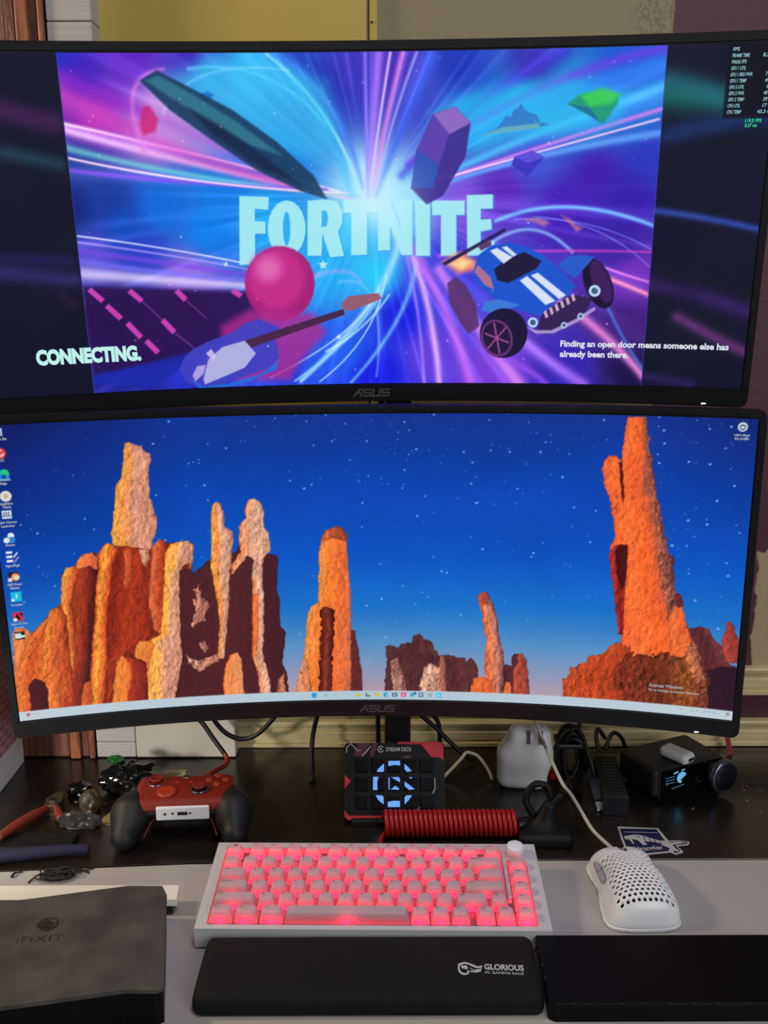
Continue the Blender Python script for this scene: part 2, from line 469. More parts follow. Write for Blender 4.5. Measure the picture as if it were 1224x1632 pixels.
([(636.5,394.4),(643.5,383.3),(656.9,380.9),(670.4,386.3),(675.1,401.8),(637.5,403.2)],[(0,(222,104,50)),(1,(206,90,48))],0.4,2.2,1.6),
([(684.0,401.4),(689.1,387.4),(696.2,386.1),(699.2,400.6)],[(0,(220,112,60)),(1,(206,96,52))],0.3,2.2,1.6),
([(719.6,398.6),(728.3,392.3),(740.7,395.5),(740.9,401.3),(721.5,402.4)],[(0,(110,50,46)),(1,(80,40,46))],0.5,2.2,1.6),
([(934.8,289.9),(948.3,285.0),(960.7,288.4),(965.5,298.8),(978.5,311.2),(985.5,328.8),(992.5,337.2),(998.3,338.4),(1005.7,402.7),(966.9,398.2),(959.2,359.5),(945.3,323.8)],[(0,(92,38,42)),(0.5,(84,36,42)),(1,(110,52,52))],0.5,2.2,1.6),
([(977.7,300.3),(982.3,287.1),(980.7,276.5),(985.2,272.4),(990.4,277.3),(994.4,287.7),(1001.9,303.2),(1006.7,333.7),(988.3,334.0),(978.6,313.0)],[(0,(172,64,52)),(1,(130,48,46))],0.35,2.2,1.6),
([(961.8,349.9),(980.7,340.4),(1007.9,339.1),(1008.2,404.3),(968.6,399.9)],[(0,(48,20,34)),(1,(40,18,34))],0.15,2.2,1.6),
([(909.6,252.0),(912.0,239.2),(920.2,240.4),(925.1,252.6),(925.7,275.2),(915.1,276.1)],[(0,(120,44,40)),(1,(92,36,38))],0.4,2.2,1.6),
([(899.9,200.8),(902.3,186.5),(908.0,187.9),(909.6,200.1),(905.2,207.5)],[(0,(110,44,40)),(1,(90,36,38))],0.4,2.2,1.6),
([(839.0,1.6),(863.5,1.0),(866.2,22.3),(870.0,47.2),(876.7,80.6),(883.5,114.5),(892.7,148.5),(902.0,183.0),(910.4,213.4),(912.9,240.0),(918.1,257.7),(927.1,270.5),(937.0,297.0),(946.3,314.5),(954.7,341.4),(964.8,368.3),(967.8,388.6),(859.1,395.3),(847.9,341.9),(846.0,304.5),(840.5,277.1),(834.1,231.8),(831.1,204.9),(825.1,182.9),(826.5,176.6),(830.9,164.9),(822.9,117.1),(815.6,100.1),(810.4,76.2),(811.4,61.7),(817.5,54.7),(828.0,54.4),(834.0,61.0),(835.7,31.5)],[(0,(226,90,44)),(0.25,(240,108,48)),(0.6,(232,94,40)),(0.8,(196,84,50)),(0.9,(150,80,66)),(1,(120,56,50))],0.42,2.2,1.6),
([(862.7,1.0),(869.8,43.0),(881.4,106.0),(900.0,176.1),(911.0,222.3),(912.4,244.6),(908.1,281.2),(899.9,254.6),(890.2,201.4),(881.8,140.4),(873.5,80.8),(863.5,30.7)],[(0,(176,92,66)),(0.5,(140,80,70)),(1,(112,56,52))],0.9,2,4),
([(830.9,63.7),(834.8,61.0),(838.3,82.1),(841.0,120.7),(836.3,107.9),(833.4,82.3)],[(0,(110,26,22)),(1,(80,20,22))],0.2,2.2,1.6),
([(823.8,189.2),(829.9,178.2),(836.4,176.1),(848.7,175.5),(849.3,203.9),(847.6,235.5),(848.0,276.6),(849.5,306.1),(841.9,306.7),(835.4,259.0),(829.5,223.0)],[(0,(176,44,30)),(0.5,(120,24,20)),(1,(150,44,26))],0.6,2.2,1.6),
([(831.9,185.2),(839.7,175.9),(847.9,176.4),(848.9,195.0),(848.2,230.9),(844.6,242.0),(838.0,227.0),(834.4,204.7)],[(0,(60,8,14)),(1,(74,12,16))],0.1,2.2,1.6),
([(907.8,276.7),(914.1,258.9),(924.7,259.8),(929.3,279.4),(939.2,306.0),(945.9,333.0),(931.8,343.7),(914.2,326.8)],[(0,(238,108,52)),(1,(214,92,46))],0.4,2.2,1.6),
([(769.8,395.6),(768.3,378.2),(776.1,375.8),(777.3,362.2),(796.9,352.3),(805.1,341.3),(822.0,336.3),(834.2,322.2),(846.7,317.5),(858.7,322.2),(866.9,349.8),(867.6,395.5),(772.5,399.3)],[(0,(186,72,34)),(0.5,(172,62,30)),(1,(150,52,28))],0.6,2.2,3),
([(844.1,351.7),(855.8,331.8),(881.4,337.2),(905.9,327.6),(926.8,330.3),(949.2,332.7),(962.8,363.8),(966.6,394.5),(859.3,400.1),(841.2,380.5)],[(0,(122,44,26)),(0.5,(104,44,26)),(0.8,(140,74,34)),(1,(110,50,40))],0.9,2.2,7),
([(931.6,315.9),(942.4,305.7),(952.4,332.3),(960.8,359.4),(951.7,369.8),(939.0,352.4)],[(0,(190,104,60)),(1,(150,90,70))],0.9,2,4),
]
FIELD = [((131.1,7.7),(30,40,190)),((151.1,25.1),(60,20,180)),((164.3,75.1),(176,40,180)),((136.0,60.6),(120,30,170)),((143.5,127.7),(30,60,150)),((177.2,172.0),(14,52,150)),((126.3,178.6),(10,34,120)),((241.8,61.1),(188,130,214)),((231.2,93.9),(180,120,210)),((306.1,25.3),(40,150,225)),((360.3,25.6),(40,180,238)),((284.5,7.5),(60,30,180)),((216.3,7.5),(90,30,190)),((399.3,25.9),(40,150,225)),((415.7,8.1),(30,60,190)),((453.9,33.6),(24,36,160)),((485.7,19.5),(60,50,190)),((532.8,20.0),(70,40,180)),((564.1,49.4),(60,70,200)),((626.8,21.3),(22,50,180)),((711.9,15.7),(48,40,168)),((825.9,14.7),(20,84,204)),((643.5,79.9),(30,180,236)),((705.9,62.4),(30,190,238)),((752.1,52.3),(30,160,218)),((844.8,68.5),(30,120,214)),((864.4,127.3),(40,50,190)),((795.8,141.5),(62,20,170)),((716.2,125.6),(60,80,210)),((677.5,163.4),(90,34,180)),((758.7,187.2),(64,20,176)),((837.4,179.9),(50,22,164)),((231.3,180.7),(4,104,216)),((292.8,213.2),(0,120,228)),((189.8,203.1),(8,70,180)),((202.6,234.8),(40,60,200)),((394.8,121.9),(20,120,220)),((374.9,198.9),(20,160,236)),((312.6,158.9),(10,120,224)),((146.1,245.1),(90,80,210)),((264.3,268.6),(150,110,220)),((162.8,314.2),(36,10,66)),((261.1,309.5),(70,22,120)),((199.4,357.4),(56,18,110)),((170.7,398.6),(26,34,150)),((254.6,393.8),(30,44,196)),((364.9,397.7),(30,60,220)),((469.0,373.9),(30,90,236)),((511.5,405.0),(18,24,222)),((546.7,323.7),(20,24,216)),((589.4,375.2),(100,60,220)),((675.7,405.6),(120,60,214)),((769.4,404.5),(46,30,170)),((860.8,398.2),(24,14,70)),((848.4,339.4),(60,26,120)),((851.9,274.0),(120,50,190)),((833.2,234.3),(56,30,160)),((506.9,161.6),(190,240,255)),((547.5,185.5),(150,225,250)),((513.4,273.4),(40,200,250)),((446.6,264.3),(30,170,240)),((481.2,216.3),(40,190,246)),((629.3,186.3),(130,80,220)),((613.8,258.0),(60,50,210)),((580.5,282.3),(60,60,220)),((784.9,89.3),(40,130,220))]
RIBBONS = [([(121.9,85.7),(275.0,129.4),(486.2,175.3)],7,4,(236,190,244),0.9),([(122.7,79.2),(276.3,112.9),(466.0,165.0)],3,2,(255,230,255),0.9),([(117.4,105.3),(273.4,150.7),(494.5,170.8)],6,3,(110,214,214),0.7),([(124.4,46.3),(237.3,112.5),(409.4,157.2)],22,8,(214,70,196),0.7),([(126.8,25.2),(248.2,75.7),(378.1,136.9)],14,6,(150,40,210),0.6),([(120.1,133.3),(273.0,155.3),(449.8,162.4)],4,3,(130,70,230),0.8),([(121.8,118.5),(288.7,158.6),(482.3,167.5)],2,2,(255,220,240),0.9),([(361.6,2.8),(453.4,48.1),(482.3,169.0)],20,9,(50,180,246),0.7),([(381.0,1.5),(460.9,62.8),(492.2,161.4)],3,3,(150,230,255),0.9),([(392.7,1.5),(473.2,48.3),(497.1,161.5)],6,4,(60,120,250),0.7),([(283.6,18.1),(384.8,4.3),(452.3,84.9)],3,2,(120,220,255),0.6),([(248.8,68.4),(284.7,4.0),(407.4,20.2)],3,2,(200,230,255),0.5),([(221.8,112.3),(192.1,25.1),(253.1,18.1)],5,3,(220,120,220),0.6),([(520.5,1.3),(511.3,85.6),(505.1,169.3)],8,6,(176,120,250),0.8),([(534.5,1.4),(518.5,85.7),(506.9,161.6)],2.5,2,(230,190,255),0.9),([(550.1,1.6),(525.7,85.8),(511.8,161.6)],5,4,(226,130,230),0.8),([(503.3,1.1),(503.3,85.5),(503.6,161.5)],3,3,(150,120,255),0.8),([(587.6,6.4),(540.0,100.9),(514.9,171.0)],10,5,(60,100,246),0.7),([(567.3,1.9),(532.1,85.9),(515.0,161.7)],3,2,(170,160,255),0.8),([(874.6,46.2),(715.0,94.2),(580.2,156.2)],10,5,(80,196,255),0.8),([(875.1,70.5),(715.8,115.1),(588.3,156.3)],4,3,(210,130,244),0.9),([(871.4,99.4),(716.0,119.6),(580.2,164.0)],7,3,(100,170,255),0.8),([(872.4,19.4),(713.3,51.6),(547.7,146.6)],16,8,(50,130,250),0.7),([(871.0,2.7),(720.2,28.7),(555.9,132.9)],10,6,(110,60,230),0.7),([(868.6,83.3),(716.0,121.1),(596.4,151.8)],2,1.5,(255,210,255),0.9),([(749.6,2.4),(642.9,50.5),(547.7,146.6)],12,6,(60,40,210),0.6),([(127.7,214.0),(250.9,232.9),(371.8,261.3)],1.6,1.4,(220,220,255),0.9),([(128.4,221.8),(266.1,244.4),(371.5,267.8)],2,1.5,(170,150,255),0.8),([(127.2,232.7),(265.3,255.6),(379.4,276.2)],5,4,(120,70,230),0.7),([(127.1,261.1),(239.4,274.4),(362.3,284.0)],11,7,(216,200,250),0.85),([(127.3,245.3),(248.0,268.1),(362.6,279.1)],5,4,(120,110,250),0.7),([(547.5,185.5),(557.0,282.1),(407.3,413.7)],8,4,(170,230,255),0.8),([(563.9,193.5),(589.0,298.9),(476.6,416.9)],6,3,(120,200,255),0.7),([(532.0,257.3),(512.5,340.3),(398.6,413.5)],4,2,(130,210,255),0.8),([(513.1,298.2),(478.0,356.9),(364.4,408.1)],1.6,1.4,(190,230,255),0.8),([(526.0,273.6),(512.2,357.3),(433.2,415.2)],1.6,1.4,(190,230,255),0.8),([(462.9,281.0),(530.3,265.4),(511.5,409.4)],3,2,(130,200,255),0.5),([(429.6,272.2),(480.3,256.6),(492.3,281.4)],5,3,(150,170,250),0.6),([(443.2,373.5),(495.2,348.6),(530.0,298.4)],2,2,(200,240,255),0.7),([(555.5,233.2),(589.1,307.3),(598.3,419.8)],6,6,(236,180,250),0.85),([(559.7,233.3),(614.6,324.2),(641.6,419.8)],9,10,(196,104,240),0.8),([(597.2,266.0),(666.2,366.7),(707.0,419.3)],9,12,(226,140,250),0.8),([(547.3,225.1),(572.2,307.1),(577.4,419.7)],3,3,(170,130,255),0.7),([(708.3,357.9),(751.9,391.8),(795.4,418.8)],10,10,(176,116,250),0.8),([(747.7,299.1),(833.2,356.4),(872.9,406.5)],9,7,(244,136,220),0.85),([(811.7,274.3),(844.7,286.2),(872.9,298.0)],4,4,(255,150,190),0.9),([(811.0,262.2),(843.9,274.1),(873.2,281.8)],2,2,(240,130,230),0.8),([(683.7,383.8),(726.8,400.8),(744.6,419.7)],6,6,(150,80,240),0.7),([(670.5,203.9),(757.7,167.1),(872.5,210.7)],3.5,3.5,(110,186,255),0.9),([(663.0,234.0),(718.7,191.6),(771.2,243.9)],3,3,(140,190,255),0.8),([(719.0,198.7),(807.4,202.9),(875.2,265.8)],1.2,1.2,(120,140,250),0.6),([(694.8,202.5),(791.0,195.1),(874.9,242.0)],1.2,1.2,(120,140,250),0.6),([(597.1,248.1),(720.6,239.1),(875.0,243.6)],3,2,(220,70,200),0.7),([(813.2,298.7),(841.4,356.3),(872.1,396.2)],3,3,(70,120,220),0.7),([(1.7,39.5),(54.6,67.4),(116.0,79.1)],18,18,(96,36,104),0.55),([(-7.7,102.6),(48.8,110.4),(117.0,127.3)],12,12,(40,92,108),0.5),([(-29.7,250.4),(44.1,257.3),(118.4,268.8)],16,14,(66,60,150),0.5),([(-27.6,236.7),(46.7,237.9),(114.9,244.9)],10,10,(40,34,110),0.5),([(102.1,287.4),(109.0,295.7),(116.4,300.1)],8,8,(90,30,90),0.3),([(879.6,53.4),(911.1,57.0),(941.0,63.3)],26,22,(20,120,112),0.75),([(878.5,39.2),(910.2,47.0),(940.3,56.2)],16,14,(40,110,130),0.5),([(881.4,101.7),(943.5,88.3),(1007.6,78.8)],14,16,(24,60,130),0.6),([(873.3,192.2),(931.6,199.1),(1002.6,214.9)],6,6,(52,84,190),0.75),([(872.5,283.4),(940.7,296.9),(1004.9,319.6)],14,14,(70,36,120),0.6),([(911.8,325.9),(953.5,349.5),(998.5,368.6)],10,10,(130,60,140),0.65),([(877.8,406.3),(902.7,409.8),(935.5,414.7)],10,10,(60,36,120),0.5),([(878.5,257.8),(907.3,273.4),(925.8,305.3)],22,18,(18,18,50),0.4)]
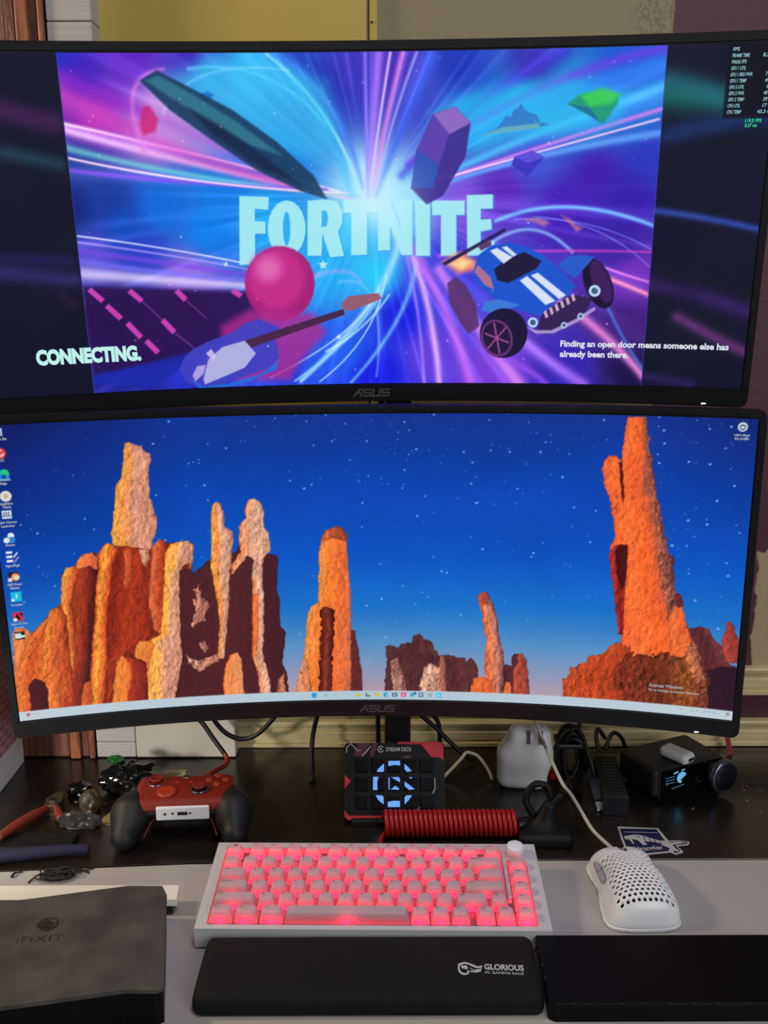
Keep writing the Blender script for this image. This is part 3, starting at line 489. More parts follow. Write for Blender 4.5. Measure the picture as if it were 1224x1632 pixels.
SHAPES = [([(129.2,278.0),(262.9,286.5),(345.3,291.1),(359.5,337.4),(255.6,381.0),(130.3,393.1)],(40,12,76),0.9,4),([(128.8,406.7),(129.9,396.5),(256.4,369.9),(263.9,381.3),(202.4,415.8)],(24,40,170),0.8,3),([(133.3,283.8),(138.5,279.1),(154.3,295.1),(149.1,299.8)],(216,70,190),0.9,1.2),([(153.2,305.7),(158.5,301.0),(175.3,318.8),(169.9,323.6)],(216,70,190),0.9,1.2),([(177.4,329.7),(182.8,324.9),(198.9,344.7),(193.5,349.6)],(216,70,190),0.9,1.2),([(199.7,354.0),(205.0,349.2),(219.3,365.8),(213.9,370.7)],(216,70,190),0.9,1.2),([(184.0,287.2),(189.3,282.5),(204.1,296.9),(198.8,301.6)],(216,70,190),0.9,1.2),([(223.4,327.3),(228.8,322.5),(243.0,339.7),(237.6,344.6)],(216,70,190),0.9,1.2),([(244.6,289.2),(249.9,284.4),(261.2,297.1),(255.9,301.9)],(216,70,190),0.9,1.2),([(318.6,291.3),(323.9,286.4),(334.3,294.1),(329.0,299.0)],(216,70,190),0.9,1.2),([(200.8,299.8),(202.1,298.7),(226.7,324.3),(225.5,325.5)],(120,60,150),0.8,0.8),([(239.7,342.7),(240.9,341.6),(265.9,363.6),(264.6,364.8)],(120,60,150),0.8,0.8),([(258.0,300.0),(259.2,298.9),(285.4,324.6),(284.2,325.8)],(120,60,150),0.8,0.8),([(260.1,25.2),(307.3,9.7),(392.2,11.5),(453.9,33.6),(468.2,85.1),(450.8,130.1),(387.2,114.2),(325.5,83.7),(272.6,61.2)],(60,196,242),0.6,16),([(587.9,71.7),(658.5,43.5),(751.3,36.5),(828.6,53.8),(819.4,86.2),(738.8,99.7),(644.1,109.7),(596.2,116.7)],(40,190,240),0.6,14),([(219.6,93.8),(235.4,46.6),(280.9,54.0),(309.3,90.9),(354.9,121.4),(291.7,116.9)],(206,160,226),0.5,10),([(756.5,63.3),(771.3,52.7),(798.0,49.6),(817.3,55.0),(817.9,64.4),(801.8,87.4),(780.3,74.6)],(30,150,110),0.9,2.5),([(771.4,54.1),(797.7,46.0),(821.0,53.6),(810.3,64.2),(783.7,67.4)],(60,205,90),0.95,4),([(756.5,63.3),(783.8,68.8),(798.7,86.6),(780.3,76.0)],(20,110,150),0.9,1.5),([(651.8,98.6),(667.5,91.3),(675.2,84.0),(679.8,76.7),(686.9,77.5),(689.0,69.5),(695.2,67.4),(698.1,61.6),(703.0,69.0),(710.3,73.5),(718.9,75.1),(722.4,84.7),(734.3,87.1),(714.9,92.0),(675.5,93.7)],(50,120,200),0.9,1),([(647.9,99.3),(675.4,89.9),(722.5,85.4),(722.7,91.3),(675.6,96.6)],(110,180,190),0.8,1.5),([(288.6,54.1),(295.3,46.9),(304.8,44.0),(312.4,47.0),(308.7,54.2),(296.0,58.5)],(20,100,205),0.8,2),([(218.7,79.1),(224.9,61.0),(232.7,59.6),(242.0,75.6),(237.7,90.3),(221.9,93.8)],(205,30,110),0.8,3),([(692.3,125.3),(714.3,118.1),(730.4,125.8),(709.1,149.8),(688.6,134.4)],(60,50,190),0.95,1),([(692.3,125.3),(714.3,118.1),(730.4,125.8),(710.1,133.1)],(90,80,220),0.95,1),([(338.7,170.7),(376.7,172.3),(375.3,188.2),(358.0,186.9),(357.1,202.3),(371.1,203.1),(370.3,218.4),(356.5,218.2),(354.4,256.8),(334.0,258.1)],(40,150,230),0.55,2),([(337.1,168.9),(375.0,170.6),(373.6,186.5),(356.3,185.1),(355.4,200.5),(369.4,201.3),(368.6,216.6),(354.8,216.4),(352.7,255.0),(332.3,256.2)],(168,236,242),0.94,0.8),([(422.8,212.8),(421.9,220.8),(419.8,228.4),(416.5,235.2),(412.3,240.8),(407.4,245.1),(402.0,247.7),(396.4,248.5),(390.9,247.5),(385.7,244.7),(381.2,240.3),(377.5,234.5),(374.9,227.6),(373.5,220.0),(373.3,212.0),(374.3,204.1),(376.5,196.7),(379.7,190.0),(383.9,184.5),(388.8,180.4),(394.1,177.9),(399.6,177.1),(405.0,178.0),(410.1,180.7),(414.6,185.0),(418.3,190.6),(421.0,197.4),(422.5,204.9)],(40,150,230),0.55,2),([(421.1,211.1),(420.2,219.0),(418.0,226.6),(414.8,233.4),(410.6,239.0),(405.7,243.3),(400.3,245.9),(394.7,246.7),(389.2,245.7),(384.0,242.9),(379.5,238.5),(375.8,232.7),(373.2,225.8),(371.8,218.2),(371.5,210.3),(372.6,202.4),(374.8,194.9),(378.0,188.3),(382.2,182.7),(387.1,178.6),(392.4,176.1),(397.9,175.3),(403.3,176.3),(408.4,178.9),(412.9,183.2),(416.6,188.8),(419.2,195.6),(420.8,203.1)],(168,236,242),0.94,0.8),([(401.2,210.7),(400.6,218.2),(399.4,224.8),(397.9,229.6),(396.2,232.2),(394.5,232.2),(393.0,229.5),(391.9,224.6),(391.3,218.0),(391.4,210.6),(392.0,203.2),(393.2,196.7),(394.7,191.9),(396.4,189.4),(398.1,189.4),(399.6,192.0),(400.6,196.8),(401.2,203.3)],(40,170,236),0.95,0.8),([(426.8,177.7),(452.0,176.1),(464.9,179.1),(471.8,190.7),(470.8,207.4),(465.3,217.1),(472.6,248.3),(454.2,250.0),(444.9,219.6),(442.8,247.8),(424.1,247.5)],(40,150,230),0.55,2),([(425.0,176.0),(450.3,174.4),(463.1,177.3),(470.0,189.0),(469.0,205.6),(463.5,215.3),(470.9,246.5),(452.4,248.2),(443.1,217.8),(441.1,246.0),(422.4,245.7)],(168,236,242),0.94,0.8),([(442.9,188.6),(449.3,189.2),(451.3,198.4),(448.7,208.1),(442.3,209.4)],(40,170,236),0.95,0.8),([(473.0,177.5),(518.1,178.9),(517.9,194.1),(504.0,193.9),(503.1,247.3),(482.0,247.6),(483.2,193.6),(473.1,193.5)],(40,150,230),0.55,2),([(471.2,175.8),(516.3,177.2),(516.1,192.3),(502.2,192.1),(501.3,245.5),(480.2,245.8),(481.5,191.9),(471.4,191.8)],(168,236,242),0.94,0.8),([(518.7,178.6),(534.2,178.8),(547.8,213.9),(548.0,179.0),(563.5,179.1),(563.4,248.5),(548.8,248.4),(533.9,210.9),(533.6,241.9),(517.8,241.8)],(40,150,230),0.55,2),([(516.9,176.9),(532.4,177.1),(546.0,212.1),(546.2,177.2),(561.7,177.4),(561.6,246.7),(546.9,246.5),(532.1,209.2),(531.8,240.1),(516.0,240.0)],(168,236,242),0.94,0.8),([(568.1,179.2),(586.5,179.4),(586.8,249.6),(568.1,249.4)],(40,150,230),0.55,2),([(566.3,177.4),(584.7,177.6),(585.0,247.8),(566.2,247.6)],(168,236,242),0.94,0.8),([(588.8,179.4),(631.5,179.8),(631.8,198.0),(620.8,197.9),(621.5,249.8),(601.1,249.7),(600.7,197.7),(589.4,197.6)],(40,150,230),0.55,2),([(587.0,177.7),(629.7,178.1),(629.9,196.2),(619.0,196.1),(619.7,248.0),(599.3,247.9),(598.9,196.0),(587.6,195.9)],(168,236,242),0.94,0.8),([(633.9,173.3),(667.8,172.5),(668.3,190.0),(652.6,190.4),(652.8,203.7),(666.3,203.2),(667.5,216.3),(653.2,219.0),(653.5,233.0),(671.3,230.3),(671.8,248.6),(636.1,249.9)],(40,150,230),0.55,2),([(632.1,171.5),(666.0,170.7),(666.4,188.3),(650.7,188.7),(651.0,201.9),(664.5,201.5),(665.7,214.5),(651.3,217.2),(651.6,231.3),(669.5,228.5),(669.9,246.9),(634.2,248.1)],(168,236,242),0.94,0.8),([(223.2,30.8),(245.4,19.5),(282.1,38.1),(334.5,65.3),(387.8,102.9),(434.2,145.2),(451.1,174.9),(417.2,164.3),(361.9,138.2),(308.5,102.1),(256.8,64.8)],(22,58,96),0.93,2),([(230.7,30.8),(246.4,25.2),(289.0,48.3),(341.4,80.9),(394.9,120.3),(355.7,107.8),(295.0,72.4),(250.8,45.2)],(56,128,150),0.75,3),([(280.2,62.7),(317.7,83.6),(370.9,120.1),(417.5,157.3),(370.0,136.8),(309.0,95.4)],(18,34,66),0.8,4),([(559.9,162.2),(567.2,116.3),(587.9,73.2),(615.6,64.7),(635.7,84.2),(630.0,124.6),(601.4,171.9),(580.3,182.7)],(62,40,138),0.92,1.5),([(587.9,73.2),(615.6,64.7),(635.7,84.2),(608.8,97.3)],(150,110,200),0.9,1.5),([(567.2,116.3),(587.9,73.2),(608.8,97.3),(596.3,133.4)],(96,66,176),0.9,1.5),([(559.9,162.2),(567.2,116.3),(596.3,133.4),(588.3,162.5)],(46,90,190),0.8,2),([(431.0,282.1),(428.6,296.0),(422.5,308.9),(413.3,319.5),(401.6,327.0),(388.5,330.8),(375.1,330.5),(362.4,326.1),(351.5,318.1),(343.4,307.2),(338.6,294.2),(337.6,280.2),(340.3,266.4),(346.4,253.9),(355.6,243.7),(367.1,236.5),(379.8,232.9),(393.0,233.1),(405.4,237.2),(416.2,244.8),(424.5,255.4),(429.6,268.2)],(168,26,116),0.96,1.5),([(417.8,275.3),(415.8,286.4),(410.9,296.6),(403.3,305.0),(393.8,311.0),(383.1,314.0),(372.0,313.7),(361.7,310.3),(352.8,303.9),(346.1,295.2),(342.2,284.8),(341.3,273.7),(343.4,262.7),(348.5,252.8),(356.0,244.6),(365.4,238.8),(375.9,235.9),(386.7,236.1),(396.9,239.4),(405.8,245.5),(412.6,254.0),(416.7,264.2)],(198,44,142),0.9,8),([(386.7,261.6),(385.8,266.2),(383.7,270.4),(380.4,273.8),(376.3,276.3),(371.7,277.5),(366.9,277.4),(362.5,276.0),(358.6,273.4),(355.7,269.8),(354.0,265.5),(353.6,260.9),(354.5,256.4),(356.7,252.2),(359.9,248.8),(364.0,246.4),(368.6,245.2),(373.3,245.3),(377.7,246.7),(381.6,249.2),(384.5,252.8),(386.3,257.0)],(236,130,196),0.7,12),([(302.4,335.8),(344.0,313.5),(427.9,322.0),(444.0,347.7),(408.4,385.7),(391.8,412.4),(314.5,410.0),(303.2,374.1)],(176,40,140),0.8,8),([(243.1,392.1),(248.4,379.2),(262.2,365.9),(286.3,354.7),(316.8,344.9),(334.6,332.5),(354.0,327.5),(381.2,340.2),(375.2,357.3),(379.3,379.1),(365.6,394.2),(325.9,406.2),(295.0,416.2),(264.7,417.2),(250.2,409.9)],(62,64,190),0.96,1),([(257.0,405.8),(273.3,417.5),(308.0,414.4),(352.1,402.6),(379.1,383.5),(374.2,396.6),(334.2,413.1),(299.0,420.8),(268.8,420.5)],(30,110,220),0.9,1.5),([(282.4,380.5),(302.7,363.8),(333.2,356.1),(347.2,373.9),(331.0,393.1),(300.0,405.3),(275.7,414.5),(274.1,406.5)],(180,180,226),0.95,1),([(333.2,356.1),(468.0,316.2),(470.3,323.9),(341.2,365.9)],(70,36,70),0.98,0.8),([(464.7,309.8),(474.8,299.4),(515.5,295.7),(520.5,303.3),(480.8,318.5),(468.8,318.3)],(150,90,110),0.98,0.9),([(259.9,401.5),(266.8,388.7),(278.9,387.4),(274.6,399.9),(263.1,409.6)],(180,160,226),0.95,1),([(280.0,371.7),(287.7,365.9),(293.3,376.5),(289.5,382.9)],(210,190,240),0.9,1),([(602.5,256.0),(614.0,247.3),(626.8,243.6),(647.6,256.3),(645.2,266.4),(622.0,271.3)],(255,150,110),0.9,6),([(611.5,258.6),(626.9,251.1),(639.9,256.2),(627.2,266.3)],(255,225,150),0.9,5),([(601.2,257.2),(682.3,212.9),(684.5,216.6),(605.1,260.6)],(40,26,80),0.95,1),([(648.5,237.5),(654.8,231.3),(665.0,228.8),(665.6,235.1),(652.5,241.7)],(90,50,110),0.95,1),([(607.9,284.0),(619.5,275.1),(632.7,286.7),(646.1,309.9),(651.9,341.2),(637.7,351.8),(625.5,335.9),(611.6,309.8)],(90,50,110),0.95,1.5),([(823.2,277.7),(826.4,286.9),(828.0,295.9),(828.0,304.0),(826.2,310.5),(822.8,314.8),(818.1,316.6),(812.5,315.8),(806.4,312.3),(800.4,306.6),(794.9,298.9),(790.4,290.1),(787.3,280.9),(785.8,271.9),(785.9,263.9),(787.8,257.5),(791.2,253.3),(795.8,251.6),(801.4,252.5),(807.3,255.9),(813.3,261.5),(818.7,269.0)],(22,16,50),1,1),([(820.9,277.4),(823.8,285.2),(825.6,292.8),(826.2,299.4),(825.5,304.6),(823.6,308.0),(820.6,309.1),(816.8,308.0),(812.5,304.7),(808.1,299.5),(803.8,292.9),(800.1,285.3),(797.2,277.4),(795.5,269.9),(794.9,263.3),(795.6,258.2),(797.6,255.0),(800.5,253.9),(804.3,255.0),(808.5,258.2),(813.0,263.3),(817.2,269.9)],(70,30,100),0.8,2),([(752.6,260.2),(764.7,250.2),(782.2,247.0),(799.8,249.4),(792.9,258.9),(776.2,277.7),(765.8,271.5)],(40,90,200),1,1),([(642.7,268.9),(648.7,247.5),(665.1,235.0),(690.5,231.4),(713.6,237.7),(734.3,247.7),(760.6,269.0),(778.0,287.9),(767.2,299.4),(747.3,312.3),(735.1,327.9),(706.3,320.2),(672.0,304.8),(648.2,284.2)],(28,84,204),1,1),([(644.0,268.9),(648.2,260.0),(666.1,276.6),(670.4,291.9),(658.6,286.8)],(170,110,150),1,1),([(669.7,265.9),(683.6,255.1),(708.7,243.4),(732.0,255.2),(726.1,264.5),(689.5,283.7),(674.5,280.4)],(30,24,60),1,1),([(664.0,241.8),(672.9,238.3),(693.6,250.1),(682.4,258.4)],(214,226,250),1,0.8),([(679.2,237.6),(685.5,235.9),(699.1,246.9),(694.9,249.4)],(214,226,250),1,0.8),([(704.4,280.4),(713.7,274.6),(752.2,307.1),(739.6,312.3)],(214,226,250),1,0.8),([(718.7,273.6),(727.6,270.3),(765.9,299.4),(757.2,304.5)],(214,226,250),1,0.8),([(654.1,320.3),(659.1,308.6),(677.2,304.8),(706.0,312.5),(690.6,317.7),(667.3,322.9)],(60,120,214),1,1),([(735.0,325.3),(767.2,300.6),(785.0,299.2),(800.5,304.2),(789.2,330.0),(764.2,343.3),(743.8,351.3),(728.1,348.8)],(52,30,84),1,1),([(737.4,321.4),(740.6,319.3),(743.9,328.1),(740.6,330.2)],(214,180,200),0.95,0.8),([(744.4,317.0),(747.7,314.9),(750.9,323.6),(747.6,325.7)],(214,180,200),0.95,0.8),([(751.4,312.5),(754.7,310.5),(757.9,319.2),(754.6,321.3)],(214,180,200),0.95,0.8),([(758.4,308.1),(761.6,306.1),(764.9,314.8),(761.6,316.8)],(214,180,200),0.95,0.8),([(765.3,303.7),(768.6,301.7),(771.8,310.3),(768.6,312.4)],(214,180,200),0.95,0.8),([(772.3,299.3),(775.5,297.3),(778.7,305.9),(775.5,308.0)],(214,180,200),0.95,0.8),([(712.1,339.8),(728.0,346.2),(748.8,346.0),(779.0,331.4),(803.6,314.4),(805.9,318.0),(781.8,335.3),(751.6,350.2),(728.2,350.9)],(170,150,210),0.95,0.8),([(730.5,335.7),(730.3,337.6),(729.5,339.4),(728.3,340.9),(726.8,341.9),(724.9,342.5),(723.0,342.5),(721.1,342.0),(719.5,340.9),(718.2,339.5),(717.3,337.7),(716.9,335.8),(717.1,333.9),(717.9,332.1),(719.1,330.7),(720.7,329.6),(722.5,329.1),(724.4,329.1),(726.3,329.6),(727.9,330.6),(729.2,332.1),(730.1,333.8)],(196,220,250),1,1),([(727.6,335.7),(727.5,336.9),(727.1,337.9),(726.4,338.7),(725.5,339.3),(724.4,339.6),(723.3,339.6),(722.2,339.3),(721.3,338.7),(720.5,337.9),(720.0,336.9),(719.8,335.8),(719.9,334.7),(720.4,333.7),(721.0,332.8),(722.0,332.2),(723.0,331.9),(724.1,331.9),(725.2,332.2),(726.1,332.8),(726.9,333.6),(727.4,334.7)],(60,90,130),1,1),([(810.5,293.5),(810.3,295.6),(809.5,297.6),(808.2,299.2),(806.5,300.4),(804.5,301.1),(802.3,301.1),(800.2,300.5),(798.3,299.3),(796.8,297.7),(795.8,295.7),(795.3,293.6),(795.5,291.4),(796.3,289.5),(797.6,287.8),(799.4,286.6),(801.4,286.0),(803.6,286.0),(805.7,286.6),(807.5,287.7),(809.0,289.4),(810.1,291.3)],(196,220,250),1,1),([(807.3,293.5),(807.2,294.7),(806.7,295.9),(806.0,296.8),(805.0,297.5),(803.8,297.8),(802.6,297.9),(801.3,297.5),(800.3,296.9),(799.4,295.9),(798.8,294.8),(798.6,293.6),(798.7,292.3),(799.1,291.2),(799.9,290.2),(800.9,289.6),(802.1,289.2),(803.3,289.2),(804.5,289.5),(805.6,290.2),(806.4,291.1),(807.0,292.3)],(60,90,130),1,1),([(790.6,326.9),(790.5,328.1),(790.1,329.2),(789.4,330.0),(788.4,330.7),(787.3,331.0),(786.1,331.1),(785.0,330.7),(784.0,330.1),(783.2,329.2),(782.6,328.2),(782.4,327.0),(782.5,325.8),(782.9,324.8),(783.7,323.9),(784.6,323.2),(785.7,322.9),(786.9,322.9),(788.0,323.2),(789.0,323.8),(789.8,324.7),(790.4,325.7)],(196,220,250),1,1),([(788.9,326.9),(788.8,327.6),(788.6,328.2),(788.1,328.7),(787.6,329.1),(787.0,329.3),(786.3,329.3),(785.6,329.1),(785.1,328.8),(784.6,328.3),(784.3,327.6),(784.1,327.0),(784.2,326.3),(784.5,325.7),(784.9,325.2),(785.4,324.8),(786.0,324.6),(786.7,324.6),(787.4,324.8),(787.9,325.1),(788.4,325.6),(788.7,326.3)],(60,90,130),1,1),([(769.4,339.1),(769.3,340.2),(768.9,341.3),(768.1,342.2),(767.2,342.9),(766.1,343.2),(764.9,343.2),(763.8,342.9),(762.7,342.3),(761.9,341.4),(761.4,340.3),(761.2,339.1),(761.3,338.0),(761.7,336.9),(762.4,336.0),(763.4,335.3),(764.5,335.0),(765.7,335.0),(766.8,335.3),(767.8,335.9),(768.6,336.8),(769.2,337.9)],(196,220,250),1,1),([(767.7,339.1),(767.6,339.8),(767.3,340.4),(766.9,340.9),(766.4,341.3),(765.7,341.5),(765.1,341.5),(764.4,341.3),(763.8,340.9),(763.3,340.4),(763.0,339.8),(762.9,339.1),(763.0,338.4),(763.2,337.8),(763.6,337.3),(764.2,336.9),(764.8,336.7),(765.5,336.7),(766.2,336.9),(766.7,337.3),(767.2,337.8),(767.5,338.4)],(60,90,130),1,1),([(716.0,359.8),(712.2,368.6),(706.3,376.0),(698.5,381.3),(689.7,384.1),(680.4,384.2),(671.5,381.5),(663.8,376.2),(657.7,368.8),(653.9,360.0),(652.7,350.4),(654.1,340.9),(657.9,332.2),(664.0,325.0),(671.7,319.9),(680.4,317.2),(689.5,317.2),(698.3,319.8),(705.9,324.9),(711.9,332.1),(715.8,340.8),(717.2,350.2)],(26,18,56),1,1),([(695.6,349.7),(697.5,356.7),(697.6,363.8),(696.0,370.3),(692.8,375.8),(688.1,379.8),(682.5,382.0),(676.3,382.1),(670.1,380.1),(664.4,376.3),(659.7,370.9),(656.2,364.4),(654.4,357.3),(654.4,350.2),(656.1,343.7),(659.4,338.3),(664.0,334.4),(669.6,332.4),(675.7,332.3),(681.8,334.2),(687.5,337.9),(692.2,343.2)],(110,50,120),1,1),([(692.9,350.7),(694.6,356.9),(694.7,363.1),(693.4,368.9),(690.6,373.7),(686.6,377.2),(681.8,379.0),(676.5,379.1),(671.1,377.3),(666.2,373.9),(662.0,369.1),(659.0,363.4),(657.4,357.1),(657.3,350.9),(658.7,345.2),(661.5,340.4),(665.5,337.0),(670.3,335.2),(675.5,335.2),(680.8,337.0),(685.7,340.3),(689.9,345.0)],(34,20,60),1,1),([(675.7,358.1),(692.1,364.3),(692.7,362.2),(676.3,356.0)],(170,80,150),0.9,0.8),([(674.9,357.3),(679.3,378.2),(681.4,377.6),(677.1,356.8)],(170,80,150),0.9,0.8),([(675.2,356.2),(663.1,370.8),(664.7,372.4),(676.8,357.8)],(170,80,150),0.9,0.8),([(676.3,356.0),(660.0,349.7),(659.3,351.8),(675.7,358.1)],(170,80,150),0.9,0.8),([(677.1,356.8),(672.8,336.1),(670.6,336.6),(674.9,357.3)],(170,80,150),0.9,0.8),([(676.8,357.8),(688.8,343.4),(687.2,341.8),(675.2,356.2)],(170,80,150),0.9,0.8),([(442.9,251.2),(444.5,255.4),(449.1,255.8),(445.5,258.7),(446.4,263.0),(442.6,260.6),(438.6,262.9),(439.8,258.6),(436.4,255.6),(441.0,255.3)],(200,235,250),0.95,0.8),([(314.7,250.5),(315.5,253.0),(318.2,253.3),(316.1,255.0),(316.5,257.6),(314.3,256.2),(311.9,257.5),(312.7,254.9),(310.7,253.1),(313.5,253.0)],(200,235,250),0.95,0.8),([(461.0,349.9),(462.0,352.5),(464.8,352.8),(462.7,354.6),(463.2,357.4),(460.9,355.9),(458.4,357.3),(459.1,354.6),(457.0,352.7),(459.9,352.5)],(200,235,250),0.95,0.8),([(707.2,202.5),(724.8,200.6),(735.4,203.6),(740.1,207.0),(732.7,210.9),(722.5,206.5)],(230,150,150),0.6,3),([(754.6,197.4),(764.8,201.0),(775.2,209.6),(782.8,213.3),(775.6,218.1),(767.7,209.6)],(235,150,130),0.6,3)]
# anchors

# ------------------------------------------------------------------ shared materials
M_black = material('black_plastic', (18, 18, 20), 0.45)
M_blackmatte = material('matte_black_plastic', (20, 20, 22), 0.6)
M_cable = material('black_rubber_cable', (16, 16, 18), 0.5)
M_white = material('white_plastic', (240, 240, 242), 0.4)
M_whitegloss = material('white_gloss_plastic', (246, 247, 250), 0.28)
M_metal = material('bare_metal', (190, 190, 195), 0.25, 1.0)
M_red = material('red_plastic', (190, 34, 26), 0.4)
M_print = material('pale_print', (205, 208, 212), 0.6)

# ------------------------------------------------------------------ the room
M_floor = material('floor_boards', (92, 70, 52), 0.6, rgb2=(66, 48, 36), nscale=6, stretch=(1, 8, 1))
fl = box('floor', (0, -0.7, -0.77), (2.2, 1.8, 0.02), M_floor)
tag(fl, None, None, kind='structure')


def wall_paint():
    """olive-yellow paint that gives way, past a speckled edge, to maroon, with a worn beige patch"""
    m = bpy.data.materials.new('two_colour_wall_paint')
    m.use_nodes = True
    nt = m.node_tree
    N, Lk = nt.nodes, nt.links
    b = N['Principled BSDF']
    b.inputs['Roughness'].default_value = 0.55
    tc = N.new('ShaderNodeTexCoord')
    sx = N.new('ShaderNodeSeparateXYZ')
    Lk.new(tc.outputs['Object'], sx.inputs[0])

    def noise(scale, detail=5):
        n = N.new('ShaderNodeTexNoise')
        n.inputs['Scale'].default_value = scale
        n.inputs['Detail'].default_value = detail
        Lk.new(tc.outputs['Object'], n.inputs['Vector'])
        return n.outputs['Fac']

    def math_(op, a, bb):
        n = N.new('ShaderNodeMath')
        n.operation = op
        for i, v in enumerate((a, bb)):
            if isinstance(v, (int, float)):
                n.inputs[i].default_value = v
            else:
                Lk.new(v, n.inputs[i])
        return n.outputs[0]

    def ramp(f, lo, hi):
        n = N.new('ShaderNodeMapRange')
        n.inputs['From Min'].default_value = lo
        n.inputs['From Max'].default_value = hi
        Lk.new(f, n.inputs['Value'])
        return n.outputs[0]

    def mix(f, a, c):
        n = N.new('ShaderNodeMix')
        n.data_type = 'RGBA'
        Lk.new(f, n.inputs['Factor'])
        for s, v in ((6, a), (7, c)):
            if isinstance(v, tuple):
                n.inputs[s].default_value = (*lin(v), 1)
            else:
                Lk.new(v, n.inputs[s])
        return n.outputs[2]

    edge = math_('ADD', sx.outputs[0], math_('MULTIPLY', math_('SUBTRACT', noise(90, 3), 0.5), 0.006))
    base = mix(ramp(edge, 0.350, 0.352), (150, 135, 102), (84, 40, 54))
    band = math_('MINIMUM', ramp(edge, 0.296, 0.312), math_('SUBTRACT', 1.0, ramp(edge, 0.350, 0.352)))
    speck = math_('MULTIPLY', ramp(noise(300, 2), 0.46, 0.56), band)
    base = mix(math_('MULTIPLY', speck, 0.55), base, (112, 86, 66))
    patch = math_('ADD', math_('SUBTRACT', 0.275, sx.outputs[2]), math_('MULTIPLY', math_('SUBTRACT', noise(30, 4), 0.5), 0.06))
    px = math_('SUBTRACT', sx.outputs[0], math_('ADD', 0.503, math_('MULTIPLY', math_('SUBTRACT', noise(14, 4), 0.5), 0.05)))
    pz = math_('SUBTRACT', sx.outputs[2], 0.108)
    pm = math_('MINIMUM', math_('MINIMUM', patch, px), pz)
    base = mix(ramp(pm, 0.0, 0.003), base, (186, 164, 128))
    bp = N.new('ShaderNodeBump')
    bp.inputs['Strength'].default_value = 0.25
    bp.inputs['Distance'].default_value = 0.002
    Lk.new(noise(120, 3), bp.inputs['Height'])
    Lk.new(bp.outputs[0], b.inputs['Normal'])
    Lk.new(base, b.inputs['Base Color'])
    return m


M_wall = wall_paint()
wall = box('wall_back', (0, 0.222, 0.72), (2.2, 0.05, 1.47), M_wall)
tag(wall, None, None, kind='structure')
M_yellow = material('olive_yellow_paint', (196, 170, 86), 0.5, bump=0.15, bscale=60)
box('panel', (-0.174, 0.1695, 0.80), (0.1675, 0.0024, 0.60), M_yellow, wall, 0.001)
box('batten', (0.0015, 0.1685, 0.80), (0.0045, 0.0034, 0.60), M_yellow, wall, 0.001)
cyl('nail', (-0.0005, 0.1652, 0.905), (-0.0005, 0.164, 0.905), 0.0014, M_black, wall, n=10)
M_greyboard = material('grey_primed_board', (198, 192, 190), 0.5, noise=0.12, nscale=8, stretch=(1, 1, 40))
for z0, z1 in ((0.0015, 0.0225), (0.0235, 0.42), (0.421, 0.8985), (0.8995, 1.35)):
    box('board', (-0.3415, 0.151, (z0 + z1) / 2), (0.0255, 0.019, (z1 - z0) / 2), M_greyboard, wall, 0.0012)
M_oldwood = material('old_brown_wood', (150, 104, 74), 0.45, rgb2=(78, 46, 34), nscale=14, stretch=(9, 9, 0.8), bump=0.5, bscale=60)
M_oldwood2 = material('old_brown_wood_dark', (136, 86, 68), 0.4, rgb2=(74, 42, 36), nscale=11, stretch=(10, 10, 0.7), bump=0.5, bscale=70)
M_woodstrip = material('orange_brown_wood_strip', (188, 116, 76), 0.4, rgb2=(130, 72, 48), nscale=18, stretch=(8, 8, 1.2), bump=0.3)
for x0, x1, mt in ((-0.62, -0.52, M_oldwood), (-0.519, -0.403, M_oldwood2), (-0.402, -0.371, M_oldwood2)):
    box('plank', ((x0 + x1) / 2, 0.152, 0.675), ((x1 - x0) / 2, 0.018, 0.674), mt, wall, 0.002)
box('plank_strip', (-0.3945, 0.131, 0.675), (0.0068, 0.003, 0.674), M_woodstrip, wall, 0.0015)
box('plank_strip', (-0.3725, 0.131, 0.675), (0.0035, 0.003, 0.674), M_woodstrip, wall, 0.0015)

M_trim = material('cream_trim_paint', (226, 208, 158), 0.35, noise=0.15, nscale=20)
M_plinth = material('cream_plinth_paint', (212, 204, 188), 0.4, noise=0.1, nscale=15)


def moulding(name, prof, x0, x1, m):
    n = len(prof)
    vs = [(x0, y, z) for y, z in prof] + [(x1, y, z) for y, z in prof]
    fs = [(i, (i + 1) % n, n + (i + 1) % n, n + i) for i in range(n)] + [tuple(range(n - 1, -1, -1)), tuple(range(n, 2 * n))]
    o = mesh(name, vs, fs, m)
    tag(o, None, None, kind='structure')
    return o


def prof(z0, z1):
    h = z1 - z0
    pts = [(0.0, 0.0), (0.0, 0.13), (0.004, 0.16), (0.0055, 0.2), (0.0025, 0.26), (0.0025, 0.55), (0.005, 0.6),
           (0.0075, 0.66), (0.004, 0.72), (0.0035, 0.76), (0.001, 0.82), (0.0, 0.92), (0.002, 1.0)]
    return [(0.1595 + d, z0 + h * f) for d, f in pts] + [(0.1715, z1), (0.1715, z0)]


moulding('trim_1', prof(0.0015, 0.037), -0.30, 1.6, M_trim)
moulding('trim_2', prof(0.0745, 0.112), -0.30, 1.6, M_trim)
pl = box('trim_3', (-0.2495, 0.145, 0.06), (0.0655, 0.0145, 0.0585), M_plinth, None, 0.002)
tag(pl, None, None, kind='structure')
